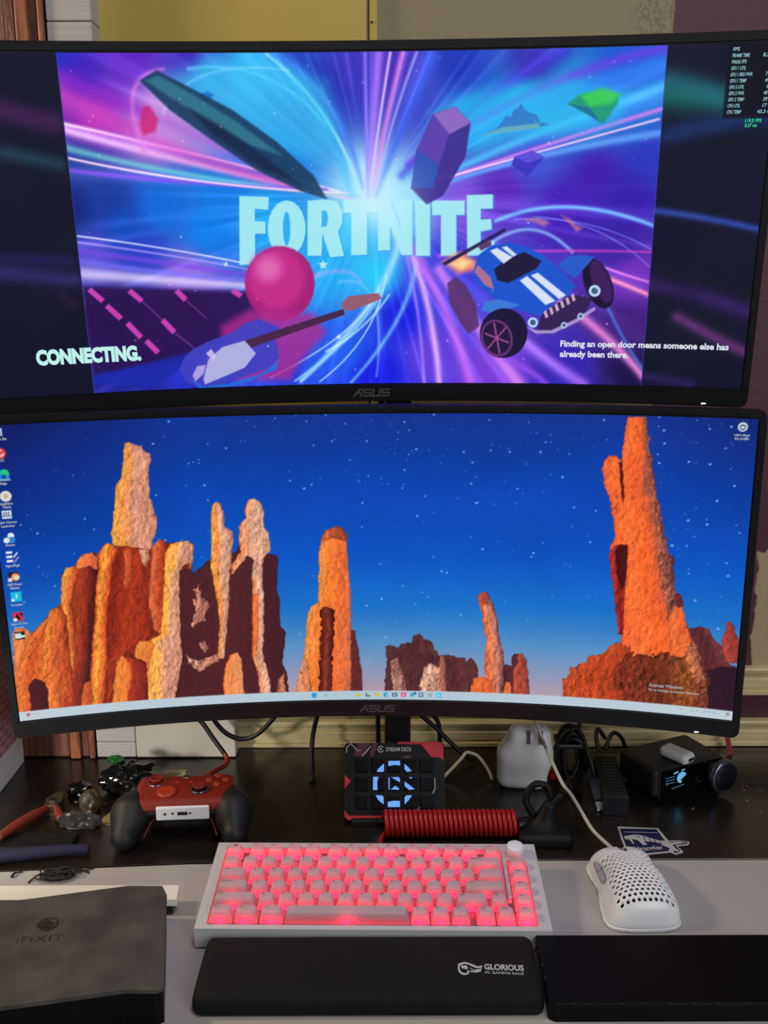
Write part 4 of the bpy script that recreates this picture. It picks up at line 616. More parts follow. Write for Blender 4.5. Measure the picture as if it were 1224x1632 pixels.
# wall-mounted metal bracket above the monitors
br = thing('wall_bracket', (-0.328, 0.165, 0.915), 'small tarnished metal bracket on the yellow wall panel', 'bracket')
M_tarn = material('tarnished_metal', (140, 128, 112), 0.45, 0.7, noise=0.3, nscale=60)
bm = bmesh.new()
add_box(bm, (0, -0.001, 0.03), (0.010, 0.001, 0.030), 0.0008)
add_box(bm, (-0.010, -0.008, 0.034), (0.001, 0.008, 0.026), 0.0005)
bm_obj('plate', bm, M_tarn, br)
cyl('screw', (0.001, -0.0015, 0.006), (0.001, -0.0038, 0.006), 0.0024, M_metal, br, n=12)

# ------------------------------------------------------------------ the two desk tops
M_deskblack = material('glossy_black_desk', (32, 26, 22), 0.25, spec=0.8, noise=0.3, nscale=30, bump=0.03, bscale=20)
M_deskwhite = material('white_desk_laminate', (186, 181, 177), 0.4, noise=0.05, nscale=6)
dk = thing('black_desk', (0, 0, -0.75), 'glossy black desk top behind the white keyboard, against the wall', 'desk')
prism('desk_top', [(-1.0, -0.166), (-0.42, -0.1312), (-0.2, -0.1163), (0.0, -0.1118), (1.0, -0.1095), (1.0, 0.1588), (-1.0, 0.1588)], 0.722, 0.75, M_deskblack, dk, 0.0008)
for x in (-0.95, 0.95):
    for y in (-0.08, 0.12):
        box('leg', (x, y, 0.361), (0.022, 0.022, 0.361), M_black, dk, 0.002)
dw = thing('white_desk', (0, 0, -0.75), 'white laminate desk top under the mouse and wrist rest', 'desk')
prism('desk_top', [(-1.0, -0.1685), (-0.42, -0.1335), (-0.2, -0.1185), (0.0, -0.114), (1.0, -0.1118), (1.0, -0.62), (-1.0, -0.62)], 0.722, 0.75, M_deskwhite, dw, 0.001)
for x in (-0.95, 0.95):
    for y in (-0.22, -0.58):
        box('leg', (x, y, 0.361), (0.022, 0.022, 0.361), M_white, dw, 0.002)

# ------------------------------------------------------------------ curved monitors
RC = 1.5
SW, SH_ = 0.4, 0.335
NX, NY = 1000, 419          # native picture units across and down one screen


def curve_pt(u, v, d=0.0):
    """point of the curved panel; d is the depth behind the glass"""
    return ((RC + d) * math.sin(u / RC), (RC + d) * math.cos(u / RC) - RC, v)


def native(X, Y, d=0.0):
    return curve_pt(X / 1250 - SW, SH_ - Y / 1250, d)


# ---- picture painting: colours of the two screens, worked out per vertex
_lat = {}


def vnoise(x, y, seed):
    if seed not in _lat:
        _lat[seed] = np.random.RandomState(seed).rand(256, 256)
    L = _lat[seed]
    xi, yi = np.floor(x).astype(int), np.floor(y).astype(int)
    fx, fy = x - xi, y - yi
    fx, fy = fx * fx * (3 - 2 * fx), fy * fy * (3 - 2 * fy)
    g = lambda i, j: L[(xi + i) & 255, (yi + j) & 255]
    return (g(0, 0) * (1 - fx) + g(1, 0) * fx) * (1 - fy) + (g(0, 1) * (1 - fx) + g(1, 1) * fx) * fy


def fbm(x, y, seed, octaves=4):
    t = a = 0
    amp = 1.0
    for o in range(octaves):
        t = t + amp * vnoise(x * 2 ** o, y * 2 ** o, seed + o)
        a += amp
        amp *= 0.55
    return t / a


def poly_dist(pts, X, Y):
    """signed distance to a polygon (negative inside)"""
    P = np.array(pts, float)
    ins = np.zeros(X.shape, bool)
    best = np.full(X.shape, 1e9)
    n = len(P)
    for i in range(n):
        ax, ay = P[i]
        bx, by = P[(i + 1) % n]
        if ay != by:
            c = ((ay > Y) != (by > Y)) & (X < (bx - ax) * (Y - ay) / (by - ay) + ax)
            ins ^= c
        dx, dy = bx - ax, by - ay
        t = np.clip(((X - ax) * dx + (Y - ay) * dy) / (dx * dx + dy * dy + 1e-12), 0, 1)
        best = np.minimum(best, (X - ax - t * dx) ** 2 + (Y - ay - t * dy) ** 2)
    d = np.sqrt(best)
    return np.where(ins, -d, d)


def window(pts, pad):
    P = np.array(pts)
    x0, y0 = np.floor(P.min(0) - pad).astype(int)
    x1, y1 = np.ceil(P.max(0) + pad).astype(int)
    return slice(max(y0, 0), min(y1, NY) + 1), slice(max(x0, 0), min(x1, NX) + 1)


GY, GX = np.mgrid[0:NY + 1, 0:NX + 1].astype(float)


def fill(img, pts, color, alpha=1.0, soft=1.0):
    w = window(pts, soft + 2)
    X, Y = GX[w], GY[w]
    if X.size == 0:
        return
    d = poly_dist(pts, X, Y)
    m = np.clip(0.5 - d / (2 * soft), 0, 1)
    m = (m * m * (3 - 2 * m) * alpha)[..., None]
    img[w] = img[w] * (1 - m) + np.array(color, float) * m


def disc(img, x, y, r, color, alpha=1.0):
    fill(img, [(x + r * math.cos(t * math.pi / 8), y + r * math.sin(t * math.pi / 8)) for t in range(16)], color, alpha, 0.8)


def rect(img, x0, y0, x1, y1, color, alpha=1.0, soft=0.7):
    fill(img, [(x0, y0), (x1, y0), (x1, y1), (x0, y1)], color, alpha, soft)


def paint_rock(img, pts, stops, bump, edge, jit, seed):
    pts = [(x, 412.0 if y > 388 else y) for x, y in pts]
    w = window(pts, jit + 3)
    X, Y = GX[w], GY[w]
    n1 = fbm(X / 5.0, Y / 6.0, 11 + seed, 3) - 0.5
    n2 = fbm(X / 5.0 + 40, Y / 6.0, 31 + seed, 3) - 0.5
    d = poly_dist(pts, X + n1 * jit * 2.4, Y + n2 * jit * 2.4)
    m = np.clip(0.5 - d / 1.4, 0, 1)
    ins = d < 0
    big = 1e9
    xl = np.where(ins, X, big).min(1)
    xr = np.where(ins, X, -big).max(1)
    ok = xl < xr
    if ok.any():
        ys = np.arange(len(xl))
        xl = np.interp(ys, ys[ok], xl[ok])
        xr = np.interp(ys, ys[ok], xr[ok])
        k = 9
        ker = np.ones(k) / k
        xl = np.convolve(np.pad(xl, k // 2, 'edge'), ker, 'valid')
        xr = np.convolve(np.pad(xr, k // 2, 'edge'), ker, 'valid')
    t = np.clip((X - xl[:, None]) / np.maximum(xr - xl, 1)[:, None] + 0.25 * (fbm(X / 6, Y / 14, 51 + seed, 3) - 0.5), 0, 1)
    ps = [s[0] for s in stops]
    base = np.stack([np.interp(t, ps, [s[1][c] for s in stops]) for c in range(3)], -1)
    wx = X + 5 * (fbm(X / 9, Y / 12, 61 + seed, 2) - 0.5)
    wy = Y + 7 * (fbm(X / 9 + 30, Y / 12, 66 + seed, 2) - 0.5)
    h = 0.55 * fbm(wx / 5.2, wy / 8.0, 71 + seed, 4) + 0.45 * fbm(wx / 14, wy / 22, 81 + seed, 3)
    hx = (0.55 * fbm((wx + 1.4) / 5.2, (wy + 0.8) / 8.0, 71 + seed, 4) + 0.45 * fbm((wx + 1.4) / 14, (wy + 0.8) / 22, 81 + seed, 3)) - h
    cr = np.abs(fbm(wx / 7.0, wy / 10.0, 91 + seed, 3) - 0.5)
    crack = np.clip(1 - cr / 0.035, 0, 1)
    grain = vnoise(X / 1.6, Y / 1.9, 97 + seed) - 0.5
    sh = 1.06 + bump * (3.6 * hx + 0.7 * (h - 0.5) + 0.2 * grain - 0.4 * crack)
    if edge > 1:
        sh = sh * (0.8 + 0.2 * np.clip(-d / edge, 0, 1))
    col = base * np.clip(sh, 0.12, 1.5)[..., None]
    mm = m[..., None]
    img[w] = img[w] * (1 - mm) + col * mm


def bezier_ribbon(img, pts, w0, w1, color, strength):
    n = 36
    t = np.linspace(0, 1, n)
    P = np.array(pts, float)
    C = (1 - t)[:, None] ** 2 * P[0] + 2 * (t * (1 - t))[:, None] * P[1] + (t ** 2)[:, None] * P[2]
    wd = w0 + (w1 - w0) * t
    pad = max(w0, w1) * 2.6 + 2
    w = window(C, pad)
    X, Y = GX[w], GY[w]
    if X.size == 0:
        return
    best = np.zeros(X.shape)
    for i in range(n - 1):
        ax, ay = C[i]
        dx, dy = C[i + 1] - C[i]
        s = np.clip(((X - ax) * dx + (Y - ay) * dy) / (dx * dx + dy * dy + 1e-9), 0, 1)
        q = (X - ax - s * dx) ** 2 + (Y - ay - s * dy) ** 2
        ww = 0.55 * (wd[i] + wd[i + 1]) / 2
        best = np.maximum(best, np.exp(-q / (2 * ww * ww)))
    a = (best * strength)[..., None]
    img[w] = img[w] * (1 - a) + np.maximum(img[w] * 0.35, np.array(color, float)) * a


def paint_desktop():
    y = GY / 405.0
    stops = [0, 0.25, 0.5, 0.68, 0.82, 0.93, 1.0]
    cols = [(10, 50, 146), (2, 68, 178), (2, 84, 194), (24, 114, 204), (88, 146, 200), (144, 154, 188), (182, 158, 174)]
    img = np.stack([np.interp(y, stops, [c[k] for c in cols]) for k in range(3)], -1)
    img *= (0.93 + 0.1 * fbm(GX / 120, GY / 60, 5, 3))[..., None]
    vign = np.clip(1 - 0.55 * np.clip(1 - GX / 260, 0, 1) * np.clip(1 - GY / 300, 0, 1) - 0.3 * np.clip((GX - 850) / 150, 0, 1) * np.clip(1 - GY / 200, 0, 1), 0, 1)
    img[..., 1] *= vign
    img[..., 2] *= 0.35 + 0.65 * vign
    rs = np.random.RandomState(3)
    for i in range(900):
        sx, sy = rs.rand() * 1000, 330 * rs.rand() ** 1.35
        if rs.rand() < 0.25:
            sx = 380 + rs.rand() * 600
        b = rs.rand() ** 4
        if sx > 880:
            b = min(1, b * 1.5 + 0.05)
        r = 0.42 + 0.62 * b
        w = window([(sx, sy)], 4)
        g = np.exp(-((GX[w] - sx) ** 2 + ((GY[w] - sy) * 1.15) ** 2) / (2 * r * r))[..., None] * (0.3 + 0.7 * b)
        img[w] = img[w] * (1 - g) + np.array((150, 205, 245)) * g
    for i, (pts, st, bp, e, j) in enumerate(ROCKS):
        paint_rock(img, pts, st, bp, e, j, i % 7)
    # taskbar
    bar = np.clip((GY - 404.6) / 1.0, 0, 1)[..., None]
    bc = np.array((176, 196, 210)) + 14 * np.clip(np.abs(GX - 500) / 500, 0, 1)[..., None] * np.array((1, 0.6, 0.3))
    img = img * (1 - bar) + bc * bar
    # taskbar signs
    rect(img, 409.5, 407.5, 416.5, 414.8, (30, 150, 226))
    disc(img, 430, 411, 1.8, (150, 170, 186))
    fill(img, [(472, 412), (476, 409), (482, 411), (480, 414), (474, 414.5)], (196, 190, 80))
    fill(img, [(488, 409), (489.5, 409), (489.5, 412.5), (494, 412.5), (494, 414), (488, 414)], (50, 60, 90))
    rect(img, 500.5, 409, 508, 414, (214, 190, 70)); rect(img, 500.5, 408.3, 504, 410, (190, 160, 60))
    disc(img, 517, 411.4, 3.5, (20, 150, 190)); disc(img, 518.3, 411.6, 1.5, (180, 215, 220))
    rect(img, 526, 408.4, 533.5, 414.2, (50, 90, 130)); rect(img, 527.6, 410, 532, 412.8, (170, 190, 205))
    rect(img, 539, 408, 546, 414.6, (214, 60, 96)); rect(img, 541, 410, 544, 413, (240, 200, 210))
    fill(img, [(552, 409), (556, 408), (559, 411), (557, 414.5), (552.5, 414)], (70, 170, 180)); disc(img, 559.2, 409, 2.2, (30, 120, 180))
    rect(img, 564.4, 408, 571.4, 414.4, (70, 110, 150)); rect(img, 566, 409.6, 570, 412.4, (190, 205, 215))
    disc(img, 580.6, 411.6, 3, (120, 150, 176)); disc(img, 580.6, 411.6, 1.4, (190, 200, 212))
    rect(img, 589.8, 407.4, 597, 415.2, (60, 196, 230)); rect(img, 592.4, 409.4, 594, 413.4, (220, 245, 250))
    disc(img, 12, 410.5, 2.2, (200, 60, 80)); rect(img, 17, 410, 26, 411, (160, 178, 190))
    disc(img, 993.5, 410.6, 2.8, (200, 150, 130)); disc(img, 994, 409.8, 1.4, (60, 140, 190))
    for x in (930, 946, 952, 962, 968, 974):
        rect(img, x, 409.5, x + 3.4, 411.2, (146, 166, 180))
    # desktop signs down the edge
    rect(img, 10, 4, 21, 14, (190, 214, 230)); rect(img, 12, 6, 19, 13, (60, 110, 180))
    disc(img, 15.7, 37, 7.6, (206, 40, 60)); disc(img, 15.7, 37, 5.4, (228, 180, 176)); fill(img, [(10, 38), (20, 33), (21, 36), (12, 41)], (206, 60, 70))
    disc(img, 16.4, 66, 8, (20, 140, 214)); disc(img, 18.5, 63.4, 5, (40, 196, 120)); disc(img, 17, 68, 3, (16, 70, 160))
    disc(img, 16.4, 94.6, 7.4, (222, 216, 206)); disc(img, 16.4, 94.6, 3, (190, 170, 160))
    rect(img, 9, 114, 21, 125, (226, 230, 232)); 
    for x in (11, 14, 17):
        rect(img, x, 116, x + 1.4, 120, (20, 50, 120))
    rect(img, 10, 121, 20, 122.2, (20, 50, 120))
    disc(img, 17, 149, 4.2, (226, 236, 242)); disc(img, 17.5, 155, 4.6, (40, 130, 210)); disc(img, 11, 155, 4, (220, 226, 230))
    for k, yy in enumerate((172, 178, 184)):
        rect(img, 8, yy - 1.6, 16, yy + 1.6, (230, 234, 236))
    fill(img, [(17, 178), (22, 172), (23, 173.6), (18, 180)], (220, 226, 240)); fill(img, [(16, 186), (23, 178), (24, 180), (17.6, 187)], (180, 120, 214))
    rect(img, 8, 200, 21, 213, (60, 16, 18)); disc(img, 16.6, 207, 5.4, (226, 150, 110)); disc(img, 18, 208, 3.4, (216, 224, 200)); rect(img, 7, 208, 12, 213, (226, 226, 226))
    rect(img, 8, 228, 21.5, 241.5, (20, 186, 226)); rect(img, 14, 231.5, 16, 237.5, (190, 240, 250)); rect(img, 8, 238, 12, 241.5, (226, 240, 244))
    rect(img, 7.6, 257.4, 20.6, 270, (226, 40, 70)); fill(img, [(9, 268), (13, 259), (17, 268)], (20, 14, 20)); fill(img, [(15, 259), (20, 259), (20, 264)], (20, 14, 20)); disc(img, 10, 268, 2.6, (210, 236, 224))
    rect(img, 6.6, 286, 19.8, 297, (16, 18, 22)); rect(img, 7, 288, 15, 295.5, (206, 230, 232)); rect(img, 14, 291, 20, 294.5, (206, 230, 232))
    disc(img, 982, 10.6, 6.0, (220, 232, 226)); disc(img, 982, 11, 4.0, (40, 70, 110)); fill(img, [(979, 11), (982, 8.6), (985, 11), (984, 13), (980, 13)], (200, 214, 214))
    return img


def paint_loading():
    img = np.zeros((NY + 1, NX + 1, 3))
    num = np.zeros_like(img)
    den = np.zeros((NY + 1, NX + 1))
    for (x, y), c in FIELD:
        q = (GX - x) ** 2 + (GY - y) ** 2
        w = 1 / (q + 260.0) ** 1.7
        num += w[..., None] * np.array(c, float)
        den += w
    mid = num / den[..., None]
    side = np.zeros_like(img) + np.array((15, 17, 40.0))
    side += 8 * (fbm(GX / 60, GY / 60, 15, 3) - 0.5)[..., None]
    m = (np.clip((GX - 127.5) / 0.8, 0, 1) * np.clip((872.5 - GX) / 0.8, 0, 1))[..., None]
    img = side * (1 - m) + mid * m
    for r in RIBBONS:
        xs = [p[0] for p in r[0]]
        keep = img.copy()
        bezier_ribbon(img, *r)
        inside = 100 < sum(xs) / 3 < 900 and not (max(xs) < 135 or min(xs) > 865)
        img = img * m + keep * (1 - m) if inside else img * (1 - m) + keep * m
    # fine streaks radiating from the burst
    ang = np.arctan2(GY - 172, GX - 508)
    rad = np.hypot(GX - 508, GY - 172)
    st = vnoise(ang * 34 + 100, rad / 160, 44) ** 3
    img += (m * (st * np.clip(rad / 120, 0, 1) * 34)[..., None]) * np.array((0.8, 0.75, 1.0))
    for s in SHAPES[:]:
        fill(img, *s)
    g = np.exp(-(((GX - 512) / 46) ** 2 + ((GY - 178) / 40) ** 2))[..., None] * 0.75
    img = img * (1 - g) + np.array((205, 244, 255)) * g
    rs = np.random.RandomState(9)
    for i in range(130):
        x, y = 135 + rs.rand() * 730, rs.rand() * 419
        b = rs.rand() ** 2
        w = window([(x, y)], 4)
        gg = np.exp(-((GX[w] - x) ** 2 + (GY[w] - y) ** 2) / (2 * (0.5 + 0.4 * b) ** 2))[..., None] * 0.6 * (0.3 + b)
        img[w] = img[w] * (1 - gg) + np.array((230, 225, 255)) * gg
    # thin bright line along the edges of the inner picture
    for x in (128, 872):
        w = slice(0, NY + 1), slice(x - 2, x + 3)
        g = np.exp(-((GX[w] - x) / 0.6) ** 2)[..., None] * 0.35
        img[w] = img[w] * (1 - g) + np.array((90, 110, 220)) * g
    # dark plate behind the read-outs
    rect(img, 944, 1, 1000, 84, (8, 10, 24), 0.8, 2)
    return img


def screen_material(name):
    m = bpy.data.materials.new(name)
    m.use_nodes = True
    nt = m.node_tree
    b = nt.nodes['Principled BSDF']
    b.inputs['Base Color'].default_value = (0.004, 0.004, 0.005, 1)
    b.inputs['Roughness'].default_value = 0.45
    b.inputs['Specular IOR Level'].default_value = 0.2
    a = nt.nodes.new('ShaderNodeVertexColor')
    a.layer_name = 'picture'
    nt.links.new(a.outputs['Color'], b.inputs['Emission Color'])
    b.inputs['Emission Strength'].default_value = 1.0
    m.cycles.emission_sampling = 'NONE'
    return m


def build_screen(img, parent, name):
    c = np.clip(img, 0, 255) / 255.0
    c = np.where(c <= 0.04045, c / 12.92, ((c + 0.055) / 1.055) ** 2.4)
    u = GX / 1250 - SW
    v = SH_ - GY / 1250
    pos = np.stack([RC * np.sin(u / RC), RC * np.cos(u / RC) - RC, v], -1).reshape(-1, 3)
    i = np.arange((NY + 1) * (NX + 1)).reshape(NY + 1, NX + 1)
    q = np.stack([i[1:, :-1], i[1:, 1:], i[:-1, 1:], i[:-1, :-1]], -1).reshape(-1, 4)
    o = fast_mesh('screen', pos, q, screen_material(name), parent, True)
    at = o.data.color_attributes.new('picture', 'FLOAT_COLOR', 'POINT')
    rgba = np.ones((len(pos), 4), np.float32)
    rgba[:, :3] = c.reshape(-1, 3)
    at.data.foreach_set('color', rgba.ravel())
    return o


def screen_text(s, X, Y, width, height, mat, scr, bold=0.0, shear=0.0):
    """one line of writing on the curved screen; X, Y is its lower start in picture units"""
    vs, fs = text_mesh(s, 1.0, bold, shear)
    xs = [v[0] for v in vs]
    ys = [v[1] for v in vs]
    x0, x1, y1 = min(xs), max(xs), max(ys)
    P = [native(X + (x - x0) / (x1 - x0) * width, Y - y / y1 * height, -0.0004) for x, y in vs]
    o = mesh('lettering', P, fs, mat, scr)
    return o


def build_monitor(name, loc, tilt, roll, yaw, chin, top, side, label, img, matname):
    o = thing(name, loc, label, 'monitor')
    o.matrix_world = (Matrix.Translation(loc) @ Matrix.Rotation(yaw, 4, 'Z') @ Matrix.Rotation(-tilt, 4, 'X') @ Matrix.Rotation(roll, 4, 'Y'))
    # housing: front sheet, rim and bulged back
    U = SW + side
    nu, nv = 64, 14
    v0, v1 = -chin, SH_ + top
    rc = 0.009
    vs, fs = [], []

    def lim(u):
        e = max(0.0, abs(u) - (U - rc))
        k = rc - math.sqrt(max(rc * rc - e * e, 0))
        return v0 + k, v1 - k
    us = [-U + rc * (1 - math.cos(math.pi / 2 * i / 6)) for i in range(6)]
    us = us + list(np.linspace(-U + rc, U - rc, nu - 11)) + [-x for x in reversed(us)]
    nu = len(us)
    for layer in (0, 1):
        for u in us:
            a, b = lim(u)
            for j in range(nv + 1):
                v = a + (b - a) * j / nv
                if layer == 0:
                    d = 0.0006
                else:
                    fu, fv = abs(u) / U, abs((v - (v0 + v1) / 2) / ((v1 - v0) / 2))
                    d = 0.013 + 0.022 * max(0, 1 - max(fu * 1.25, fv * 1.1) ** 3)
                vs.append(curve_pt(u, v, d))
    n1 = nu * (nv + 1)
    for i in range(nu - 1):
        for j in range(nv):
            a = i * (nv + 1) + j
            fs.append((a, a + nv + 1, a + nv + 2, a + 1))
            fs.append((n1 + a, n1 + a + 1, n1 + a + nv + 2, n1 + a + nv + 1))
        for j in (0, nv):
            a = i * (nv + 1) + j
            fs.append((a, n1 + a, n1 + a + nv + 1, a + nv + 1) if j == 0 else (a, a + nv + 1, n1 + a + nv + 1, n1 + a))
    for i in (0, nu - 1):
        for j in range(nv):
            a = i * (nv + 1) + j
            fs.append((a, a + 1, n1 + a + 1, n1 + a) if i == 0 else (a, n1 + a, n1 + a + 1, a + 1))
    mesh('housing', vs, fs, M_housing, o)
    # raised chin strip and slim bezel strips round the glass
    def strip(nm, ua, ub, va, vb, d0=-0.0016, seg=48):
        V, F = [], []
        for i in range(seg + 1):
            u = ua + (ub - ua) * i / seg
            for d, v in ((0.0006, va), (d0, va + 0.0006), (d0, vb - 0.0006), (0.0006, vb)):
                V.append(curve_pt(u, v, d))
        for i in range(seg):
            for k in range(3):
                F.append((i * 4 + k, i * 4 + 4 + k, i * 4 + 5 + k, i * 4 + 1 + k))
        F.append((0, 1, 2, 3))
        F.append((seg * 4 + 3, seg * 4 + 2, seg * 4 + 1, seg * 4))
        return mesh(nm, V, F, M_housing, o)
    strip('chin', -U + 0.006, U - 0.006, v0 + 0.0008, -0.0008)
    strip('bezel', -U + 0.006, U - 0.006, SH_ + 0.0015, SH_ + top - 0.001, -0.0009)
    strip('bezel', -U + 0.0008, -SW - 0.0015, 0.0, SH_, -0.0009, 3)
    strip('bezel', SW + 0.0015, U - 0.0008, 0.0, SH_, -0.0009, 3)
    # stylised four-letter logo on the chin, built from slanted strokes
    W, H = 0.040, min(0.0088, chin * 0.45)
    strokes = []

    def st(x0, y0, x1, y1):
        strokes.append((x0, y0, x1, y1))
    t = 0.16
    L = [(0, 'A'), (1, 'S'), (2, 'U'), (3, 'S')]
    polys = []
    for k, ch in L:
        x = k * 0.255
        w = 0.23
        r = lambda a, b, c, d: polys.append([(x + a * w, b), (x + c * w, b), (x + c * w, d), (x + a * w, d)])
        if ch == 'A':
            polys.append([(x - 0.02, 0), (x + 0.05, 0), (x + w * 0.75, 1), (x + w * 0.5, 1)])
            r(0.62, 0.82, 1.0, 1.0)
            r(0.45, 0.36, 1.0, 0.54)
            r(0.82, 0, 1.0, 0.54)
        elif ch == 'S':
            r(0, 0.82, 1, 1); r(0, 0.41, 1, 0.59); r(0, 0, 1, 0.18); r(0, 0.5, 0.2, 0.9); r(0.8, 0.1, 1, 0.5)
        else:
            r(0, 0, 0.2, 1); r(0.8, 0, 1, 1); r(0, 0, 1, 0.18)
    V, F = [], []
    for p in polys:
        b = len(V)
        for x, y in p:
            V.append(curve_pt((x - 0.5) * W + y * 0.0018 + 0.003, -chin * 0.5 + (y - 0.5) * H, -0.0019))
        F.append(tuple(range(b, b + 4)))
    mesh('logo', V, F, M_logo, o)
    led = curve_pt(SW - 0.036, -chin + 0.0035, -0.0018)
    bm = bmesh.new()
    add_box(bm, led, (0.0028, 0.0004, 0.0007), 0.0003)
    bm_obj('power_light', bm, emission('white_power_light', (235, 235, 255), 1.6), o)
    scr = build_screen(img, o, matname)
    return o, scr


M_housing = material('charcoal_monitor_plastic', (15, 14, 20), 0.42)
M_logo = material('grey_logo_print', (96, 88, 92), 0.5)
lower, scr1 = build_monitor('curved_monitor', (0, 0, 0.138), -0.056, -0.009, -0.024, 0.0215, 0.0085, 0.0085,
                            'lower curved ultrawide monitor showing orange rock towers under a blue starry sky', paint_desktop(), 'desktop_picture')
upper, scr2 = build_monitor('curved_monitor', (-0.005, 0.027, 0.501), -0.130, -0.010, 0.008, 0.0205, 0.0105, 0.0085,
                            'upper curved ultrawide monitor showing a blue and purple game loading screen', paint_loading(), 'loading_picture')

T_cyan = emission('pale_cyan_writing', (190, 240, 236), 1.0)
T_white = emission('white_writing', (224, 228, 240), 0.95)
T_dim = emission('grey_blue_writing', (150, 196, 210), 0.9)
T_green = emission('green_writing', (60, 226, 150), 0.9)
T_soft = emission('soft_white_writing', (196, 200, 206), 0.75)
screen_text('CONNECTING.', 59, 376.5, 135, 19.5, T_cyan, scr2, 0.06)
screen_text('Finding an open door means someone else has', 761.5, 367.6, 218, 8.2, T_white, scr2, 0.034)
screen_text('already been there.', 761.5, 381.6, 91, 8.2, T_white, scr2, 0.034)
rows = [('FPS', 8, ''), ('FRAME TIME', 20, '8.2 ms'), ('99th% FPS', 17, ''), ('GPU 1 UTIL', 17, ''), ('GPU 1 BRD PWR', 25, '71 W'),
        ('GPU 1 TEMP', 19, '49 C'), ('GPU 2 UTIL', 17, '0 %'), ('GPU 2 PWR', 17.5, '40 W'), ('GPU 2 TEMP', 18.5, '39 C'), ('CPU UTIL', 14.5, '17 %'), ('CPU TEMP', 16.5, '43.3 C')]
for i, (s, w, val) in enumerate(rows):
    yy = 8.6 + i * 7.0
    screen_text(s, 948.6, yy, w, 4.0, T_dim, scr2, 0.02, 0.15)
    if val:
        w2 = 2.6 * len(val)
        screen_text(val, 999 - w2, yy, w2, 4.0, T_dim, scr2, 0.02, 0.15)
screen_text('119.5 FPS', 970.6, 88.8, 19, 4.0, T_green, scr2, 0.02, 0.1)
screen_text('8.37 ms', 970.9, 94.2, 14, 4.0, T_green, scr2, 0.02, 0.1)

screen_text('Activate Windows', 887, 379.8, 45.5, 5.0, T_soft, scr1, 0.012)
screen_text('Go to Settings to activate Windows.', 887, 386.2, 68, 3.6, T_soft, scr1, 0.015)
for s, x, y, w in (('Recycle Bin', 5, 19.5, 21), ('ACC', 11, 47.8, 9), ('Microsoft', 7, 73.6, 18), ('Edge', 11, 78.6, 9), ('Sapphire', 7.5, 106, 17), ('TRIXX', 10.5, 111, 11.5),
                   ('Epic Games', 4.5, 131.4, 22), ('Launcher', 6.5, 136.6, 17.5), ('Steam', 9, 163, 12), ('SignalRgb', 6, 192, 18), ('AMD Ryzen', 5, 218.6, 19), ('Master', 8.5, 223.8, 12.5),
                   ('Fortnite', 7, 248, 14.5), ('Sons Of The', 4, 275.4, 21), ('Forest', 8, 280.6, 12),
                   ('Learn about', 972.4, 22.3, 19, ), ('this picture', 972.8, 27.0, 18)):
    screen_text(s, x, y, w, 3.3, T_soft, scr1, 0.025)

# pole that carries both monitors
st = thing('monitor_stand', (0.0285, 0.108, 0), 'black steel stand pole carrying both stacked monitors', 'monitor stand')
box('base', (0, -0.008, 0.006), (0.058, 0.040, 0.005), M_blackmatte, st, 0.003)
box('pole', (0, 0, 0.375), (0.0165, 0.0125, 0.364), M_blackmatte, st, 0.003)
for z in (0.30, 0.665):
    box('bracket', (-0.026, -0.026 if z < 0.5 else -0.022, z), (0.045, 0.0125 if z < 0.5 else 0.0085, 0.045), M_blackmatte, st, 0.002)

# ------------------------------------------------------------------ mechanical keyboard
M_case = material('white_aluminium_case', (206, 206, 208), 0.35)
M_plate = material('grey_key_plate', (104, 96, 98), 0.5)


def keycap_material():
    m = bpy.data.materials.new('frosted_translucent_keycap')
    m.use_nodes = True
    nt = m.node_tree
    nt.nodes.clear()
    d = nt.nodes.new('ShaderNodeBsdfPrincipled')
    d.inputs['Base Color'].default_value = (*lin((204, 194, 200)), 1)
    d.inputs['Roughness'].default_value = 0.45
    t = nt.nodes.new('ShaderNodeBsdfTranslucent')
    t.inputs['Color'].default_value = (*lin((240, 214, 220)), 1)
    mx = nt.nodes.new('ShaderNodeMixShader')
    # walls are thin and let light through, the thick frosted tops hardly do
    tc = nt.nodes.new('ShaderNodeTexCoord')
    sp = nt.nodes.new('ShaderNodeSeparateXYZ')
    mr = nt.nodes.new('ShaderNodeMapRange')
    mr.inputs['From Min'].default_value = 0.0035
    mr.inputs['From Max'].default_value = 0.0100
    mr.inputs['To Min'].default_value = 0.8
    mr.inputs['To Max'].default_value = 0.26
    nt.links.new(tc.outputs['Object'], sp.inputs[0])
    nt.links.new(sp.outputs['Z'], mr.inputs['Value'])
    nt.links.new(mr.outputs[0], mx.inputs[0])
    o = nt.nodes.new('ShaderNodeOutputMaterial')
    nt.links.new(d.outputs[0], mx.inputs[1])
    nt.links.new(t.outputs[0], mx.inputs[2])
    nt.links.new(mx.outputs[0], o.inputs[0])
    return m


M_key = keycap_material()
M_legend = material('dark_legend_print', (84, 66, 72), 0.6)
M_led = [emission('pink_backlight_soft', (255, 22, 72), 32), emission('pink_backlight', (255, 20, 68), 54), emission('pink_backlight_strong', (255, 18, 64), 88)]
U1 = 0.01905
kb = thing('mechanical_keyboard', (0.0015, -0.1965, 0), 'white mechanical keyboard with frosted keys glowing pink from below', 'keyboard', rz=-0.016)
KW, KD = 0.1665, 0.0668          # half width, half depth
ZF, ZB = 0.0215, 0.0305          # top of the case at the front and at the back


def kz(y):
    return ZF + (ZB - ZF) * (y + KD) / (2 * KD)


slope = math.atan2(ZB - ZF, 2 * KD)
bm = bmesh.new()


